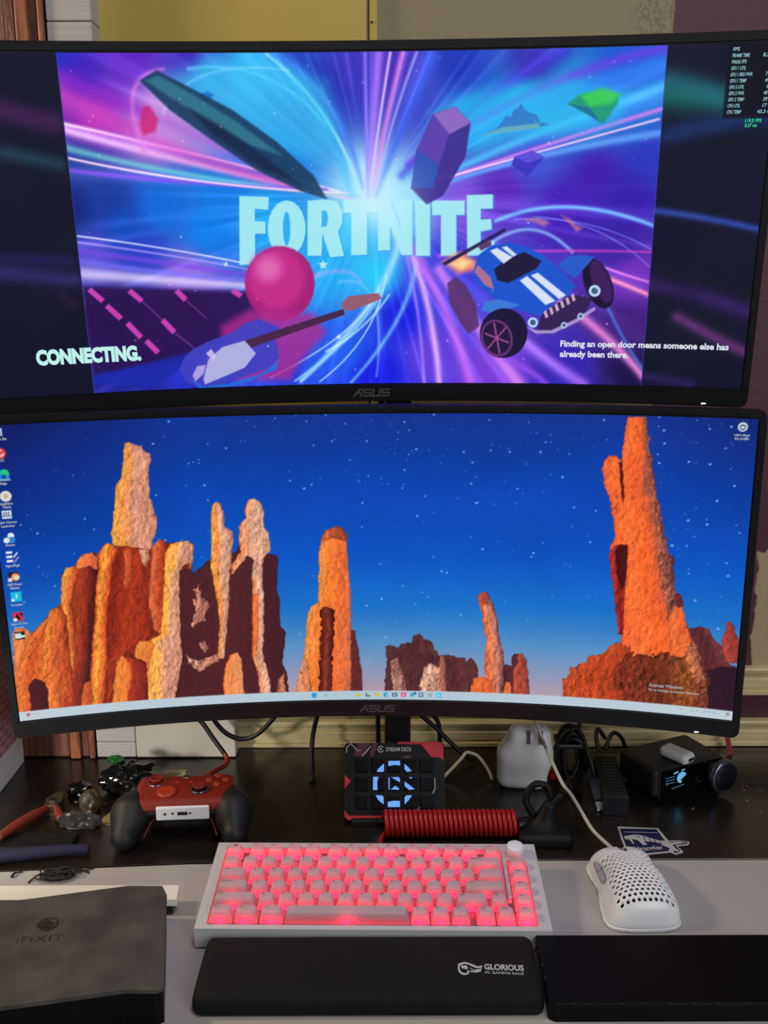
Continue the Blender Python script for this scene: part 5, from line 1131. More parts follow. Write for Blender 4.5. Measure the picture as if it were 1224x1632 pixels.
def slab(x0, x1, y0, y1, dz0, dz1):
    """block whose top follows the sloped case"""
    vv = []
    for x, y in ((x0, y0), (x1, y0), (x1, y1), (x0, y1)):
        vv.append(bm.verts.new((x, y, dz0 if dz0 >= 0 else kz(y) + dz0)))
    for x, y in ((x0, y0), (x1, y0), (x1, y1), (x0, y1)):
        vv.append(bm.verts.new((x, y, kz(y) + dz1)))
    for f in ((3, 2, 1, 0), (4, 5, 6, 7), (0, 1, 5, 4), (1, 2, 6, 5), (2, 3, 7, 6), (3, 0, 4, 7)):
        bm.faces.new([vv[i] for i in f])


XL = -KW + 0.0108                 # left end of the key field
YT = KD - 0.0095                  # back end of the key field
XM = XL + 15 * U1                 # end of the main block
XR0 = XM + 0.25 * U1
XR1 = XR0 + U1
rows_y = [YT - U1 * 0.5, YT - U1 * 1.75 + U1 * 0.25 * 0.35]
ROWY = [YT - 0.5 * U1 - (0 if r == 0 else 0.08 * U1) - r * U1 for r in range(6)]
YB = ROWY[5] - 0.5 * U1
slab(-KW, KW, -KD, KD, 0.0022, -0.006)
slab(-KW, XL - 0.0006, -KD, KD, -0.0062, 0)
slab(XR1 + 0.0006, KW, -KD, KD, -0.0062, 0)
slab(XL - 0.0006, XR1 + 0.0006, -KD, YB - 0.0022, -0.0062, 0)
slab(XL - 0.0006, XR1 + 0.0006, YT + 0.0006, KD, -0.0062, 0)
slab(XM + 0.0005, XR0 - 0.0005, ROWY[3] - 0.5 * U1, YT + 0.0006, -0.0062, 0)
slab(XR0 - 0.0005, XR1 + 0.0006, ROWY[0] - 0.45 * U1, YT + 0.0006, -0.0062, 0)
bm_obj('case', bm, M_case, kb)
bm = bmesh.new()
slab(XL, XR1, YB - 0.001, YT, -0.0060, -0.0056)
bm_obj('plate', bm, M_plate, kb)

_kc = {}


def keycap_mesh(w):
    w = round(w, 3)
    if w in _kc:
        return _kc[w]
    hx, hy = w * U1 / 2 - 0.00045, U1 / 2 - 0.00045
    rings = [(0.0, 0.0, 0.0, 0.0012), (0.0080, 0.0024, 0.0030, 0.0024), (0.0092, 0.0031, 0.0037, 0.0026), (0.0096, 0.0042, 0.0047, 0.0024)]
    vs, fs = [], []
    for z, ix, iy, c in rings:
        a, b = hx - ix, hy - iy
        off = 0.0012 * z / 0.0096
        for x, y in ((-a + c, -b), (a - c, -b), (a, -b + c), (a, b - c), (a - c, b), (-a + c, b), (-a, b - c), (-a, -b + c)):
            vs.append((x, y + off, z))
    for i in range(len(rings) - 1):
        for k in range(8):
            fs.append((i * 8 + k, i * 8 + (k + 1) % 8, (i + 1) * 8 + (k + 1) % 8, (i + 1) * 8 + k))
    fs.append(tuple(range(24, 32)))
    me = bpy.data.meshes.new('keycap')
    me.from_pydata(vs, [], fs)
    me.update()
    me.materials.append(M_key)
    _kc[w] = me
    return me


led_me = {}


def led_mesh(lv):
    if lv not in led_me:
        me = bpy.data.meshes.new('backlight')
        a, b = 0.0024, 0.0014
        me.from_pydata([(-a, -b, 0), (a, -b, 0), (a, b, 0), (-a, b, 0)], [], [(0, 1, 2, 3)])
        me.materials.append(M_led[lv])
        led_me[lv] = me
    return led_me[lv]


layout = []
x = 0


def row(r, items, x0=0.0):
    x = x0
    for it in items:
        if isinstance(it, (int, float)):
            x += it
            continue
        s, w = it if isinstance(it, tuple) else (it, 1)
        layout.append((r, x + w / 2, w, s))
        x += w


g = (15 - 14) / 4.0
row(0, ['', g, 'F1', 'F2', 'F3', 'F4', g, 'F5', 'F6', 'F7', 'F8', g, 'F9', 'F10', 'F11', 'F12', g, 'Del'])
row(1, ['`', '1', '2', '3', '4', '5', '6', '7', '8', '9', '0', '-', '=', ('Backspace', 2), 0.25, 'Ins'])
row(2, [('Tab', 1.5)] + list('QWERTYUIOP[]') + [('\\', 1.5), 0.25, 'PgUp'])
row(3, [('Caps Lock', 1.75)] + list("ASDFGHJKL;'") + [('Enter', 2.25), 0.25, 'PgDn'])
row(4, [('Shift', 2.25)] + list('ZXCVBNM,./') + [('Shift', 1.75), ('Up', 1), 0.25, 'End'])
row(5, [('Ctrl', 1.25), ('Win', 1.25), ('Alt', 1.25), ('', 6.25), 'Alt', 'Fn', 'Ctrl', 0.25, ('Left', 1), ('Down', 1), ('Right', 1)])
rr = random.Random(5)
for r, ux, w, s in layout:
    if r == 0 and ux > 15:
        continue
    px = XL + ux * U1
    py = ROWY[r]
    k = bpy.data.objects.new('keycap', keycap_mesh(w))
    finish(k, kb)
    k.location = (px, py, kz(py) - 0.0014)
    k.rotation_euler = (slope, 0, 0)
    if s:
        vs, fs = text_mesh(s, 0.0033 if len(s) < 3 else 0.0026, 0.012)
        mesh('legend', [(x - w * U1 / 2 + 0.0052, y + 0.0028, 0.0097) for x, y in vs], fs, M_legend, k)
    elif r == 0:
        mesh('legend', [(-0.0025, 0.0008, 0.0098), (0.001, 0.0012, 0.0098), (0.0034, 0.0036, 0.0098), (0.0006, 0.0042, 0.0098), (0.0002, 0.003, 0.0098)], [(0, 1, 2, 3, 4)], M_legend, k)
    lv = 2 if (r == 0 or (r == 1 and ux > 12)) else (1 if r in (1, 4, 5) else 0)
    if ux > 15:
        lv = 2
    if rr.random() < 0.3:
        lv = max(0, lv - 1)
    led = bpy.data.objects.new('backlight', led_mesh(lv))
    finish(led, kb)
    led.location = (px, py - 0.0030, kz(py) - 0.0030)
    led.rotation_euler = (slope + math.radians(68), 0, 0)
kx, ky = XL + 15.75 * U1, ROWY[0]
lathe('knob', [(0.0088, 0.0), (0.0088, 0.010), (0.0083, 0.0112), (0.0068, 0.0116)], M_whitegloss, kb, 36,
      Matrix.Translation((kx, ky + 0.001, kz(ky) + 0.0003)) @ Matrix.Rotation(slope, 4, 'X'))
for fx in (-0.14, 0.14):
    for fy in (-0.052, 0.052):
        cyl('foot', (fx, fy, 0.0), (fx, fy, 0.0024), 0.007, M_blackmatte, kb, n=14)

# red coiled cable
M_coil = material('red_coiled_cable', (168, 20, 24), 0.42)
cc = thing('coiled_cable', (0.012, -0.0625, 0), 'red coiled keyboard cable behind the keyboard', 'cable')
turns, n = 27, 18
hel = []
for i in range(turns * n + 1):
    a = 2 * math.pi * i / n
    hel.append((0.148 * i / (turns * n), 0.0128 * math.cos(a), 0.0156 + 0.0128 * math.sin(a)))
vs, fs = tube_data(hel, 0.0026, 7)
mesh('coil', vs, fs, M_coil, cc, True)
tube('lead', [(0.0, 0.0, 0.003), (-0.004, -0.012, 0.004), (-0.005, -0.03, 0.006), (-0.006, -0.042, 0.012), (-0.006, -0.0655, 0.012)], 0.0026, M_coil, cc)
M_dark = material('dark_connector', (26, 26, 30), 0.4, 0.4)
cyl('connector', (0.150, 0.0, 0.0126), (0.176, 0.002, 0.011), 0.0068, M_dark, cc, n=20)

# ------------------------------------------------------------------ wrist rest
M_rest = material('black_stitched_fabric', (19, 19, 20), 0.75, spec=0.25, bump=0.25, bscale=900)
wr = thing('wrist_rest', (-0.0025, -0.3085, 0), 'black padded wrist rest with a pale logo in front of the keyboard', 'wrist rest')
sdf_mesh('pad', lambda X, Y, Z: sd_rbox(X, Y, Z, (0, 0, 0.0085), (0.1505, 0.0445, 0.0115), 0.009) + 0.0015 * np.clip(np.abs(Y) / 0.0445, 0, 1) ** 4,
         (-0.156, -0.05, -0.006), (0.156, 0.05, 0.024), 0.0016, M_rest, wr)
E_OFF = (-0.0025, -0.3085)
cape1 = [(0.0762, -0.3101), (0.0795, -0.3081), (0.0831, -0.3076), (0.0882, -0.3101), (0.0932, -0.3135), (0.0973, -0.3121), (0.0967, -0.3146), (0.093, -0.3157), (0.0896, -0.3141), (0.0852, -0.3106), (0.0818, -0.3096), (0.0781, -0.3112)]
cape2 = [(0.0852, -0.3146), (0.0893, -0.3179), (0.0946, -0.3171), (0.0966, -0.3157), (0.095, -0.3201), (0.0913, -0.3212), (0.0861, -0.3205), (0.0852, -0.3191), (0.0891, -0.3197), (0.0933, -0.319), (0.0886, -0.3185)]
visor = [(0.0785, -0.3123), (0.0833, -0.3121), (0.0843, -0.3159), (0.0831, -0.3168), (0.079, -0.3156)]
face = [(0.0762, -0.3101), (0.0781, -0.3112), (0.0773, -0.3132), (0.077, -0.3158), (0.0774, -0.3189), (0.0788, -0.3211), (0.0808, -0.3223), (0.0828, -0.322), (0.0837, -0.32), (0.0833, -0.3183), (0.0848, -0.319), (0.0851, -0.3209), (0.0841, -0.3233), (0.0806, -0.3245), (0.0778, -0.3231), (0.076, -0.3202), (0.0755, -0.3167)]
for p in (cape1, cape2, visor, face):
    prism('emblem', [(x - E_OFF[0], y - E_OFF[1]) for x, y in p], 0.0196, 0.0203, M_print, wr)
rot = Matrix.Rotation(-0.06, 4, 'Z')
lettering_fit('GLORIOUS', 0.0345, 0.0080, M_print, wr, Matrix.Translation((0.0986 + 0.0025, -0.3178 + 0.3085, 0.0203)) @ rot, 0.03)
lettering_fit('PC GAMING RACE', 0.0335, 0.0030, M_print, wr, Matrix.Translation((0.0988 + 0.0025, -0.3228 + 0.3085, 0.0203)) @ rot, 0.01)

# ------------------------------------------------------------------ glossy black slab beside it
M_gloss = material('scuffed_gloss_black', (6, 5, 6), 0.5, spec=0.15, bump=0.02, bscale=30)
M_chip = material('pale_chipped_edge', (120, 112, 112), 0.6)
bs = thing('black_slab', (0.262, -0.31, 0), 'flat black palm rest slab with chipped edges below the mouse', 'slab')
prism('body', [(-0.1105, 0.0445), (-0.1125, -0.0445), (-0.108, -0.0475), (0.118, -0.0475), (0.122, -0.044), (0.122, 0.028), (0.1035, 0.0445)], 0.0, 0.0175, M_gloss, bs, 0.0015)
rr = random.Random(2)
for i in range(9):
    xx = -0.10 + i * 0.021 + rr.uniform(-0.004, 0.004)
    prism('chip', [(xx, -0.0462), (xx + rr.uniform(0.004, 0.011), -0.0463), (xx + 0.004, -0.0468), (xx + 0.001, -0.0467)], 0.0170, 0.01725, M_chip, bs)
for i in range(4):
    yy = -0.035 + i * 0.018
    prism('chip', [(-0.1116, yy), (-0.1113, yy), (-0.1112, yy + rr.uniform(0.004, 0.008)), (-0.1115, yy + 0.003)], 0.0170, 0.0172, M_chip, bs)

# ------------------------------------------------------------------ honeycomb mouse
mo = thing('computer_mouse', (0.2622, -0.1785, 0), 'white honeycomb shell gaming mouse on the white desk', 'mouse', rz=0.03)
LM = 0.0605


def mouse_w(Y):
    t = Y / LM
    return 0.0318 + 0.0048 * np.clip(-t, 0, 1) + 0.0012 * np.clip(t, 0, 1) - 0.0028 * np.exp(-((t - 0.18) / 0.3) ** 2)


def mouse_h(Y):
    t = Y / LM
    return 0.0405 - 0.0165 * np.clip(t + 0.15, 0, 2) ** 1.4 / 1.2 - 0.010 * np.clip(-t - 0.15, 0, 1) ** 1.6


def mouse_out(X, Y, Z, e):
    w, h = mouse_w(Y) - e, mouse_h(Y) - e
    Xs = np.where(X < 0, X * (1 - 0.10 * np.clip(1 - Z / 0.02, 0, 1)), X)
    f = (np.abs(Xs) / w) ** 3.0 + (np.clip(Z, 0, 1) / h) ** 2.6 + (np.abs(Y) / (LM - e)) ** 9
    return (f ** (1 / 2.8) - 1) * 0.028


def mouse_shell(X, Y, Z):
    o = mouse_out(X, Y, Z, 0.0)
    i = mouse_out(X, Y, Z, 0.0019)
    f = np.maximum(o, -i)
    f = np.maximum(f, 0.0045 - Z)
    # hexagonal pattern of holes over the back
    p = 0.0054
    row_ = np.round(Y / (p * 0.866))
    cx = np.round(X / p - 0.5 * (row_ % 2)) * p + 0.5 * p * (row_ % 2)
    cy = row_ * p * 0.866
    hole = np.hypot(X - cx, Y - cy) - 0.00165
    ok = (cy < 0.025) & (cy > -0.0560) & (np.abs(cx) < 0.0290 - 0.008 * (cy > 0.016) * (cy - 0.016) / 0.02) & (Z > 0.0105)
    f = np.maximum(f, np.where(ok, -hole, -1))
    # slot of the wheel and the seams of the buttons
    slot = np.maximum(np.abs(X) - 0.0042, np.maximum(0.030 - Y, Y - 0.056))
    f = np.maximum(f, -slot)
    seam = np.minimum(np.maximum(np.abs(X) - 0.0006, 0.024 - Y), np.maximum(np.abs(Y - 0.0290 - 0.3 * (np.abs(X) - 0.012)) - 0.00055, 0.004 - np.abs(X)))
    f = np.maximum(f, -np.where(Z > 0.016, seam, 1))
    return f


sdf_mesh('shell', mouse_shell, (-0.040, -0.070, 0.002), (0.040, 0.070, 0.044), 0.00075, M_whitegloss, mo)
M_pcb = material('dark_inner_board', (38, 36, 40), 0.7)
sdf_mesh('base', lambda X, Y, Z: np.maximum(np.maximum(mouse_out(X, Y, Z, -0.0008), Z - 0.0043), 0.0006 - Z), (-0.042, -0.072, -0.002), (0.042, 0.072, 0.008), 0.0014, M_whitegloss, mo)
box('inner_board', (0, -0.002, 0.0070), (0.024, 0.050, 0.0025), M_pcb, mo, 0.001)
cyl('scroll_wheel', (-0.0031, 0.043, 0.0165), (0.0031, 0.043, 0.0165), 0.0095, material('grey_rubber_wheel', (150, 150, 152), 0.6), mo, n=28, bevel=0.0008)
for yy in (0.004, 0.022):
    box('side_button', (-0.0317, yy - 0.004, 0.0215), (0.0026, 0.0075, 0.0028), material('clear_grey_button', (168, 166, 170), 0.3), mo, 0.0012)
box('cable_relief', (-0.001, 0.0635, 0.0095), (0.0040, 0.0045, 0.0032), M_white, mo, 0.0012)
M_wcable = material('white_braided_cable', (198, 190, 176), 0.7, bump=0.3, bscale=1500)
mc = tube('mouse_cable', [(0.2592, -0.1112, 0.0095), (0.2570, -0.104, 0.010), (0.2510, -0.094, 0.012), (0.2415, -0.082, 0.018), (0.2333, -0.063, 0.028), (0.226, -0.060, 0.040), (0.2185, -0.062, 0.0525), (0.2105, -0.060, 0.0625), (0.2040, -0.030, 0.0729), (0.2007, 0.020, 0.0764), (0.1960, 0.026, 0.090), (0.1905, 0.030, 0.105), (0.187, 0.050, 0.125), (0.185, 0.075, 0.130)], 0.0021, M_wcable)
tag(mc, 'white mouse cable looping up through the black cable holder', 'cable')

# black mouse bungee that holds that cable
bg = thing('cable_holder', (0.190, -0.068, 0), 'black weighted mouse cable holder behind the mouse', 'cable holder')
M_rub = material('soft_black_rubber', (9, 9, 10), 0.6, spec=0.3)
sdf_mesh('base', lambda X, Y, Z: np.maximum(smin(sd_rbox(X, Y, Z, (0, 0, 0.006), (0.030, 0.024, 0.009), 0.006), sd_capsule(X, Y, Z, (0, 0.004, 0.012), (0.006, 0.004, 0.036), 0.015, 0.008), 0.014), -Z),
         (-0.036, -0.03, -0.003), (0.036, 0.03, 0.05), 0.0018, M_rub, bg)
tube('arm', [(0.006, 0.004, 0.032), (0.012, 0.005, 0.042), (0.018, 0.005, 0.048), (0.0205, 0.005, 0.051)], [0.0055, 0.0045, 0.004, 0.0035], M_rub, bg)
for e in (-1, 1):
    box('clip', (0.0247 + e * 0.0035, 0.0065, 0.0573 + e * 0.0033), (0.0011, 0.0040, 0.0050), M_rub, bg, 0.0005, rot=Matrix.Rotation(-0.75, 4, 'Y'))
tube('hook', [(-0.012, 0.004, 0.026), (-0.020, 0.008, 0.044), (-0.010, 0.010, 0.060), (0.004, 0.009, 0.058), (0.008, 0.006, 0.046)], 0.004, M_rub, bg)

# ------------------------------------------------------------------ sticker
M_navy = material('navy_print', (28, 30, 74), 0.45)
M_stw = material('sticker_white', (190, 188, 186), 0.5)
sk = thing('sticker', (0.31, -0.076, 0), 'navy shield sticker with a leaping horse and white writing lying on the desk', 'sticker')
s_out = [(0.2786, -0.0451), (0.3239, -0.0487), (0.3287, -0.0757), (0.3392, -0.0749), (0.3505, -0.0774), (0.3503, -0.0814), (0.3475, -0.0845), (0.3349, -0.0868), (0.3381, -0.0961), (0.3381, -0.0992), (0.3351, -0.1007), (0.3292, -0.1037), (0.3238, -0.0991), (0.3026, -0.1028), (0.2796, -0.108), (0.2763, -0.0989), (0.2766, -0.0706)]  # outlines converted offline from image pixels, as were other desk item positions
s_navy = [(0.2803, -0.0493), (0.3215, -0.0512), (0.3248, -0.0773), (0.3262, -0.0899), (0.3223, -0.0968), (0.3034, -0.0998), (0.2804, -0.1047), (0.2786, -0.0989), (0.279, -0.0714)]
s_tail = [(0.3262, -0.0787), (0.3392, -0.0767), (0.3485, -0.0783), (0.3478, -0.0822), (0.3335, -0.0848), (0.3358, -0.0968), (0.3295, -0.1012), (0.3258, -0.0925)]
s_horse = [(0.2812, -0.0657), (0.2848, -0.0654), (0.2933, -0.0626), (0.3007, -0.0642), (0.308, -0.0691), (0.3169, -0.0748), (0.325, -0.0765), (0.329, -0.0805), (0.3385, -0.0779), (0.3471, -0.0798), (0.3367, -0.0827), (0.3305, -0.0844), (0.3323, -0.093), (0.3344, -0.0965), (0.3315, -0.0982), (0.3295, -0.0959), (0.3267, -0.0974), (0.3247, -0.0899), (0.3195, -0.0855), (0.3164, -0.0800), (0.3083, -0.0775), (0.3005, -0.0770), (0.3030, -0.0832), (0.2975, -0.0850), (0.2975, -0.0835), (0.2945, -0.0745), (0.2879, -0.0715), (0.2892, -0.0816), (0.2872, -0.0812), (0.2852, -0.0724), (0.2807, -0.0724)]
loc_ = lambda P: [(x - 0.31, y + 0.076) for x, y in P]
prism('backing', loc_(s_out), 0.0001, 0.0004, M_stw, sk)
prism('field', loc_(s_navy), 0.0004, 0.00055, M_navy, sk)
prism('tail_field', loc_(s_tail), 0.0004, 0.00054, M_navy, sk)
prism('horse', loc_(s_horse), 0.00055, 0.0007, M_stw, sk)
for q in ([(0.3075, -0.0705), (0.3085, -0.0705), (0.3088, -0.080), (0.3078, -0.080)], [(0.3125, -0.073), (0.3135, -0.0735), (0.3137, -0.0815), (0.3127, -0.0815)], [(0.3178, -0.0765), (0.3188, -0.077), (0.319, -0.083), (0.318, -0.083)], [(0.2935, -0.066), (0.2990, -0.068), (0.2985, -0.069), (0.2935, -0.0672)], [(0.3022, -0.0665), (0.3032, -0.0668), (0.3034, -0.0785), (0.3024, -0.0785)]):
    prism('stripe', loc_(q), 0.0007, 0.0008, M_navy, sk)
prism('fine_print', loc_([(0.2838, -0.0565), (0.3205, -0.0585), (0.3205, -0.0592), (0.2838, -0.0573)]), 0.00055, 0.0007, M_stw, sk)
lettering_fit('Wrangler', 0.036, 0.0085, M_stw, sk, Matrix.Translation((0.2832 - 0.31, -0.0975 + 0.076, 0.0008)) @ Matrix.Rotation(0.12, 4, 'Z'), 0.02)

# ------------------------------------------------------------------ stream deck style key pad
sdk = thing('macro_key_pad', (0.0235, -0.033, 0), 'black and red macro key pad with a blue ring logo across its keys', 'key pad')
ta = math.radians(33.5)
FM = Matrix.Translation((0, 0, 0.0075)) @ Matrix.Rotation(-ta, 4, 'X')      # local x, z along the face, -y out of it
FW, FH = 0.118, 0.084
M_sdred = material('red_face_print', (196, 28, 44), 0.45)
M_sdblk = material('black_face_print', (9, 7, 10), 0.5, spec=0.25)
M_sdwine = material('wine_face_print', (84, 22, 38), 0.45)
M_sdgrey = material('pale_face_line', (170, 160, 166), 0.5)
M_sdkey = material('dark_glass_key', (13, 12, 17), 0.25, spec=0.4)
M_ring = emission('blue_key_picture', (112, 168, 250), 1.0)


def zf(X, Y):
    return ((X - 605) * 0.000108, 0.042 + (442 - Y) * 0.0001175)


def face_poly(name, pts, d0, d1, mat, parent):
    P = [zf(*p) for p in pts]
    R_ = FM @ Matrix(((1, 0, 0, 0), (0, 0, -1, 0), (0, 1, 0, 0), (0, 0, 0, 1)))
    return prism(name, P, d0, d1, mat, parent, 0, R_)


bm = bmesh.new()
add_box(bm, (0, 0.010, FH / 2), (FW / 2, 0.010, FH / 2), 0.004, 3)
bmesh.ops.transform(bm, matrix=FM, verts=bm.verts[:])
bm_obj('body', bm, M_sdblk, sdk)
face_poly('face_plate', [(62, 130), (85, 90), (1125, 85), (1148, 130), (1148, 760), (1120, 800), (110, 800), (62, 750)], 0.0, 0.0012, M_sdblk, sdk)
for pts in ([(650, 80), (1113, 82), (1140, 125), (1140, 272), (1100, 238), (1010, 232), (900, 107), (640, 100)], [(64, 400), (130, 465), (64, 540)], [(64, 740), (112, 794), (470, 794), (462, 836), (100, 836), (64, 800)]):
    face_poly('red_panel', pts, 0.0012, 0.0016, M_sdred, sdk)
for pts in ([(200, 90), (340, 92), (260, 220), (150, 220)], [(370, 92), (420, 92), (380, 225), (330, 225)], [(700, 220), (790, 215), (780, 240), (680, 240)]):
    face_poly('wine_panel', pts, 0.0012, 0.0014, M_sdwine, sdk)
for pts in ([(72, 190), (84, 185), (90, 138), (128, 104), (200, 170), (238, 170), (238, 162), (204, 162), (128, 92), (80, 132)], [(245, 222), (262, 222), (352, 126), (340, 122)], [(1035, 435), (1046, 435), (1046, 545), (1020, 588), (1008, 582), (1035, 540)], [(780, 802), (795, 802), (878, 716), (868, 712)], [(192, 366), (300, 366), (300, 374), (192, 374)]):
    face_poly('pale_line', pts, 0.0014, 0.0017, M_sdgrey, sdk)
keyc = [253, 428, 601, 772, 950]
keyr = [312, 490, 665]
icons = {(1, 0): [[(410, 375), (430, 345), (490, 295), (490, 370), (465, 380)]], (2, 0): [[(537, 272), (663, 270), (667, 315), (600, 310), (537, 322)]], (3, 0): [[(712, 300), (745, 325), (790, 370), (740, 380), (712, 350)]],
         (1, 1): [[(372, 425), (430, 425), (416, 480), (420, 552), (370, 552)]], (2, 1): [[(538, 430), (550, 430), (550, 548), (538, 548)], [(570, 430), (650, 428), (662, 445), (662, 480)], [(562, 548), (612, 512), (655, 540), (650, 550)]], (3, 1): [[(712, 470), (822, 545), (760, 552), (712, 515)], [(765, 430), (800, 430), (775, 448)]],
         (1, 2): [[(400, 603), (470, 605), (485, 620), (485, 690), (430, 650)]], (2, 2): [[(530, 665), (600, 655), (660, 658), (660, 715), (530, 715)]], (3, 2): [[(710, 620), (740, 603), (790, 605), (760, 645), (710, 690)]]}
for i, cx in enumerate(keyc):
    for j, cy in enumerate(keyr):
        X, Z = zf(cx, cy)
        bm = bmesh.new()
        add_box(bm, (X, -0.0022, Z), (0.0078, 0.0014, 0.0082), 0.0012, 2)
        bmesh.ops.transform(bm, matrix=FM, verts=bm.verts[:])
        k = bm_obj('key', bm, M_sdkey, sdk)
        for p in icons.get((i, j), []):
            face_poly('icon', p, 0.0037, 0.0039, M_ring, k)
Mt = FM @ Matrix.Translation((*[zf(512, 175)[0]], -0.0018, zf(512, 175)[1])) @ Matrix.Rotation(math.pi / 2, 4, 'X')
lettering_fit('STREAM DECK', 0.0302, 0.0047, M_print, sdk, Mt, 0.004)
ringv, ringf = [], []
cx_, cz_ = zf(455, 153)
for k in range(25):
    a = math.radians(35 + 300 * k / 24)
    for r in (0.0030, 0.0038):
        ringv.append(FM @ Vector((cx_ + r * math.cos(a), -0.0018, cz_ + r * math.sin(a))))
for k in range(24):
    ringf.append((2 * k, 2 * k + 1, 2 * k + 3, 2 * k + 2))
b = len(ringv)
for p in ((-0.001, -0.0016), (0.0018, 0.0), (-0.001, 0.0016)):
    ringv.append(FM @ Vector((cx_ + p[0], -0.0018, cz_ + p[1])))
ringf.append((b, b + 1, b + 2))
mesh('ring_logo', ringv, ringf, M_print, sdk)
prism('stand', [(0.004, 0.0), (0.062, 0.0), (0.058, 0.006), (0.050, 0.058), (0.046, 0.060), (0.0135, 0.005)], -0.045, 0.045, M_blackmatte, sdk, 0,
      Matrix(((0, 0, 1, 0), (1, 0, 0, 0), (0, 1, 0, 0), (0, 0, 0, 1))))
box('lip', (0, -0.004, 0.0035), (0.050, 0.006, 0.0033), M_blackmatte, sdk, 0.001)

# ------------------------------------------------------------------ red game controller
gc = thing('game_controller', (-0.217, -0.048, 0), 'red game controller with black rubber grips beside the keyboard', 'game controller', rz=0.06)
gc.scale = (0.9, 0.96, 0.93)
M_grip = material('black_rubber_grip', (17, 17, 19), 0.55, bump=0.1, bscale=900)
M_cred = material('matte_red_shell', (126, 32, 18), 0.42)
M_copper = material('orange_red_pad', (164, 54, 24), 0.35)


def sdf_part(name, fn, lo, hi, step, mat):
    return sdf_mesh(name, fn, lo, hi, step, mat, gc)


def ctrl_body(X, Y, Z):
    f = sd_rbox(X, Y, Z - 0.06 * (Y - 0.0), (0, 0.008, 0.040), (0.062, 0.033, 0.0125), 0.011)
    return f


sdf_part('top_shell', lambda X, Y, Z: np.maximum(ctrl_body(X, Y, Z), 0.0385 - Z), (-0.068, -0.032, 0.03), (0.068, 0.048, 0.06), 0.0014, M_cred)
sdf_part('under_shell', lambda X, Y, Z: np.maximum(smin(ctrl_body(X, Y, Z), sd_rbox(X, Y, Z, (0, 0.012, 0.024), (0.050, 0.024, 0.020), 0.012), 0.01) + 0.0006, Z - 0.0384),
         (-0.068, -0.032, 0.0), (0.068, 0.05, 0.045), 0.0016, M_blackmatte)
for s in (-1, 1):
    def grip(X, Y, Z, s=s):
        X = X * s
        f = sd_capsule(X, Y, Z, (0.058, 0.010, 0.031), (0.0630, -0.012, 0.029), 0.0190, 0.0228)
        f = smin(f, sd_capsule(X, Y, Z, (0.0630, -0.012, 0.029), (0.0670, -0.040, 0.0160), 0.0228, 0.0158), 0.012)
        f = np.maximum(f, 0.0006 - Z)
        return np.maximum(f, 0.0405 - X - 0.25 * np.clip(-Y - 0.005, 0, 1))
    lo, hi = ((0.024, -0.066, -0.002), (0.096, 0.038, 0.060)) if s > 0 else ((-0.096, -0.066, -0.002), (-0.024, 0.038, 0.060))
    sdf_part('grip', grip, lo, hi, 0.0015, M_grip)
plate = box('bottom_plate', (0.003, -0.0258, 0.0375), (0.0325, 0.0022, 0.0085), M_white, gc, 0.0015)
cyl('audio_jack', (-0.0185, -0.0277, 0.0375), (-0.0185, -0.0287, 0.0375), 0.0016, M_black, plate, n=14)
box('port', (0.003, -0.0283, 0.0378), (0.0062, 0.0006, 0.0020), M_black, plate, 0.0004)
for dx in (-0.009, 0.0125):
    box('port_slot', (dx, -0.0283, 0.0380), (0.0014, 0.0006, 0.0009), M_black, plate, 0.0002)
ztop = 0.0525


def stick(x, y):
    lathe('stick_well', [(0.0118, -0.0022), (0.0118, 0.0006), (0.0105, 0.0009)], M_black, gc, 28, Matrix.Translation((x, y, ztop)))
    lathe('thumb_stick', [(0.0042, 0.0), (0.0042, 0.0030), (0.0084, 0.0042), (0.0087, 0.0060), (0.0076, 0.0066), (0.0060, 0.0057), (0.0012, 0.0055)], M_cred, gc, 28, Matrix.Translation((x, y, ztop + 0.0006)))
    lathe('stick_ring', [(0.0112, 0.0), (0.0116, 0.0012), (0.0106, 0.0012), (0.0104, 0.0)], M_metal, gc, 28, Matrix.Translation((x, y, ztop + 0.0005)))


stick(-0.036, 0.0215)
stick(0.021, 0.0015)
lathe('direction_pad', [(0.0118, -0.001), (0.0124, 0.002), (0.0110, 0.0034), (0.0070, 0.0026), (0.001, 0.0022)], M_copper, gc, 32, Matrix.Translation((-0.0195, -0.0035, ztop - 0.0005)) @ Matrix.Rotation(0.04, 4, 'X'))
for dx, dy in ((0, 0.0105), (0, -0.0105), (0.0105, 0), (-0.0105, 0)):
    lathe('face_button', [(0.0046, -0.001), (0.0046, 0.002), (0.0036, 0.0032), (0.001, 0.0036)], M_copper, gc, 18, Matrix.Translation((0.041 + dx, 0.0215 + dy, ztop)))
lathe('home_button', [(0.0050, -0.001), (0.0050, 0.0009), (0.0042, 0.0012)], M_metal, gc, 20, Matrix.Translation((0.0, 0.0325, ztop + 0.001)))
for dx in (-0.009, 0.009):
    lathe('menu_button', [(0.0028, -0.001), (0.0028, 0.0012), (0.002, 0.0015)], M_copper, gc, 14, Matrix.Translation((dx, 0.0195, ztop)))
for s in (-1, 1):
    tube('paddle', [(s * 0.020, -0.0135, 0.0265), (s * 0.034, -0.0175, 0.0255), (s * 0.040, -0.024, 0.019), (s * 0.045, -0.034, 0.0105)], 0.0010, M_cred, gc, 6, 5)
    box('bumper', (s * 0.041, 0.0425, 0.040), (0.019, 0.0045, 0.007), M_cred, gc, 0.003)

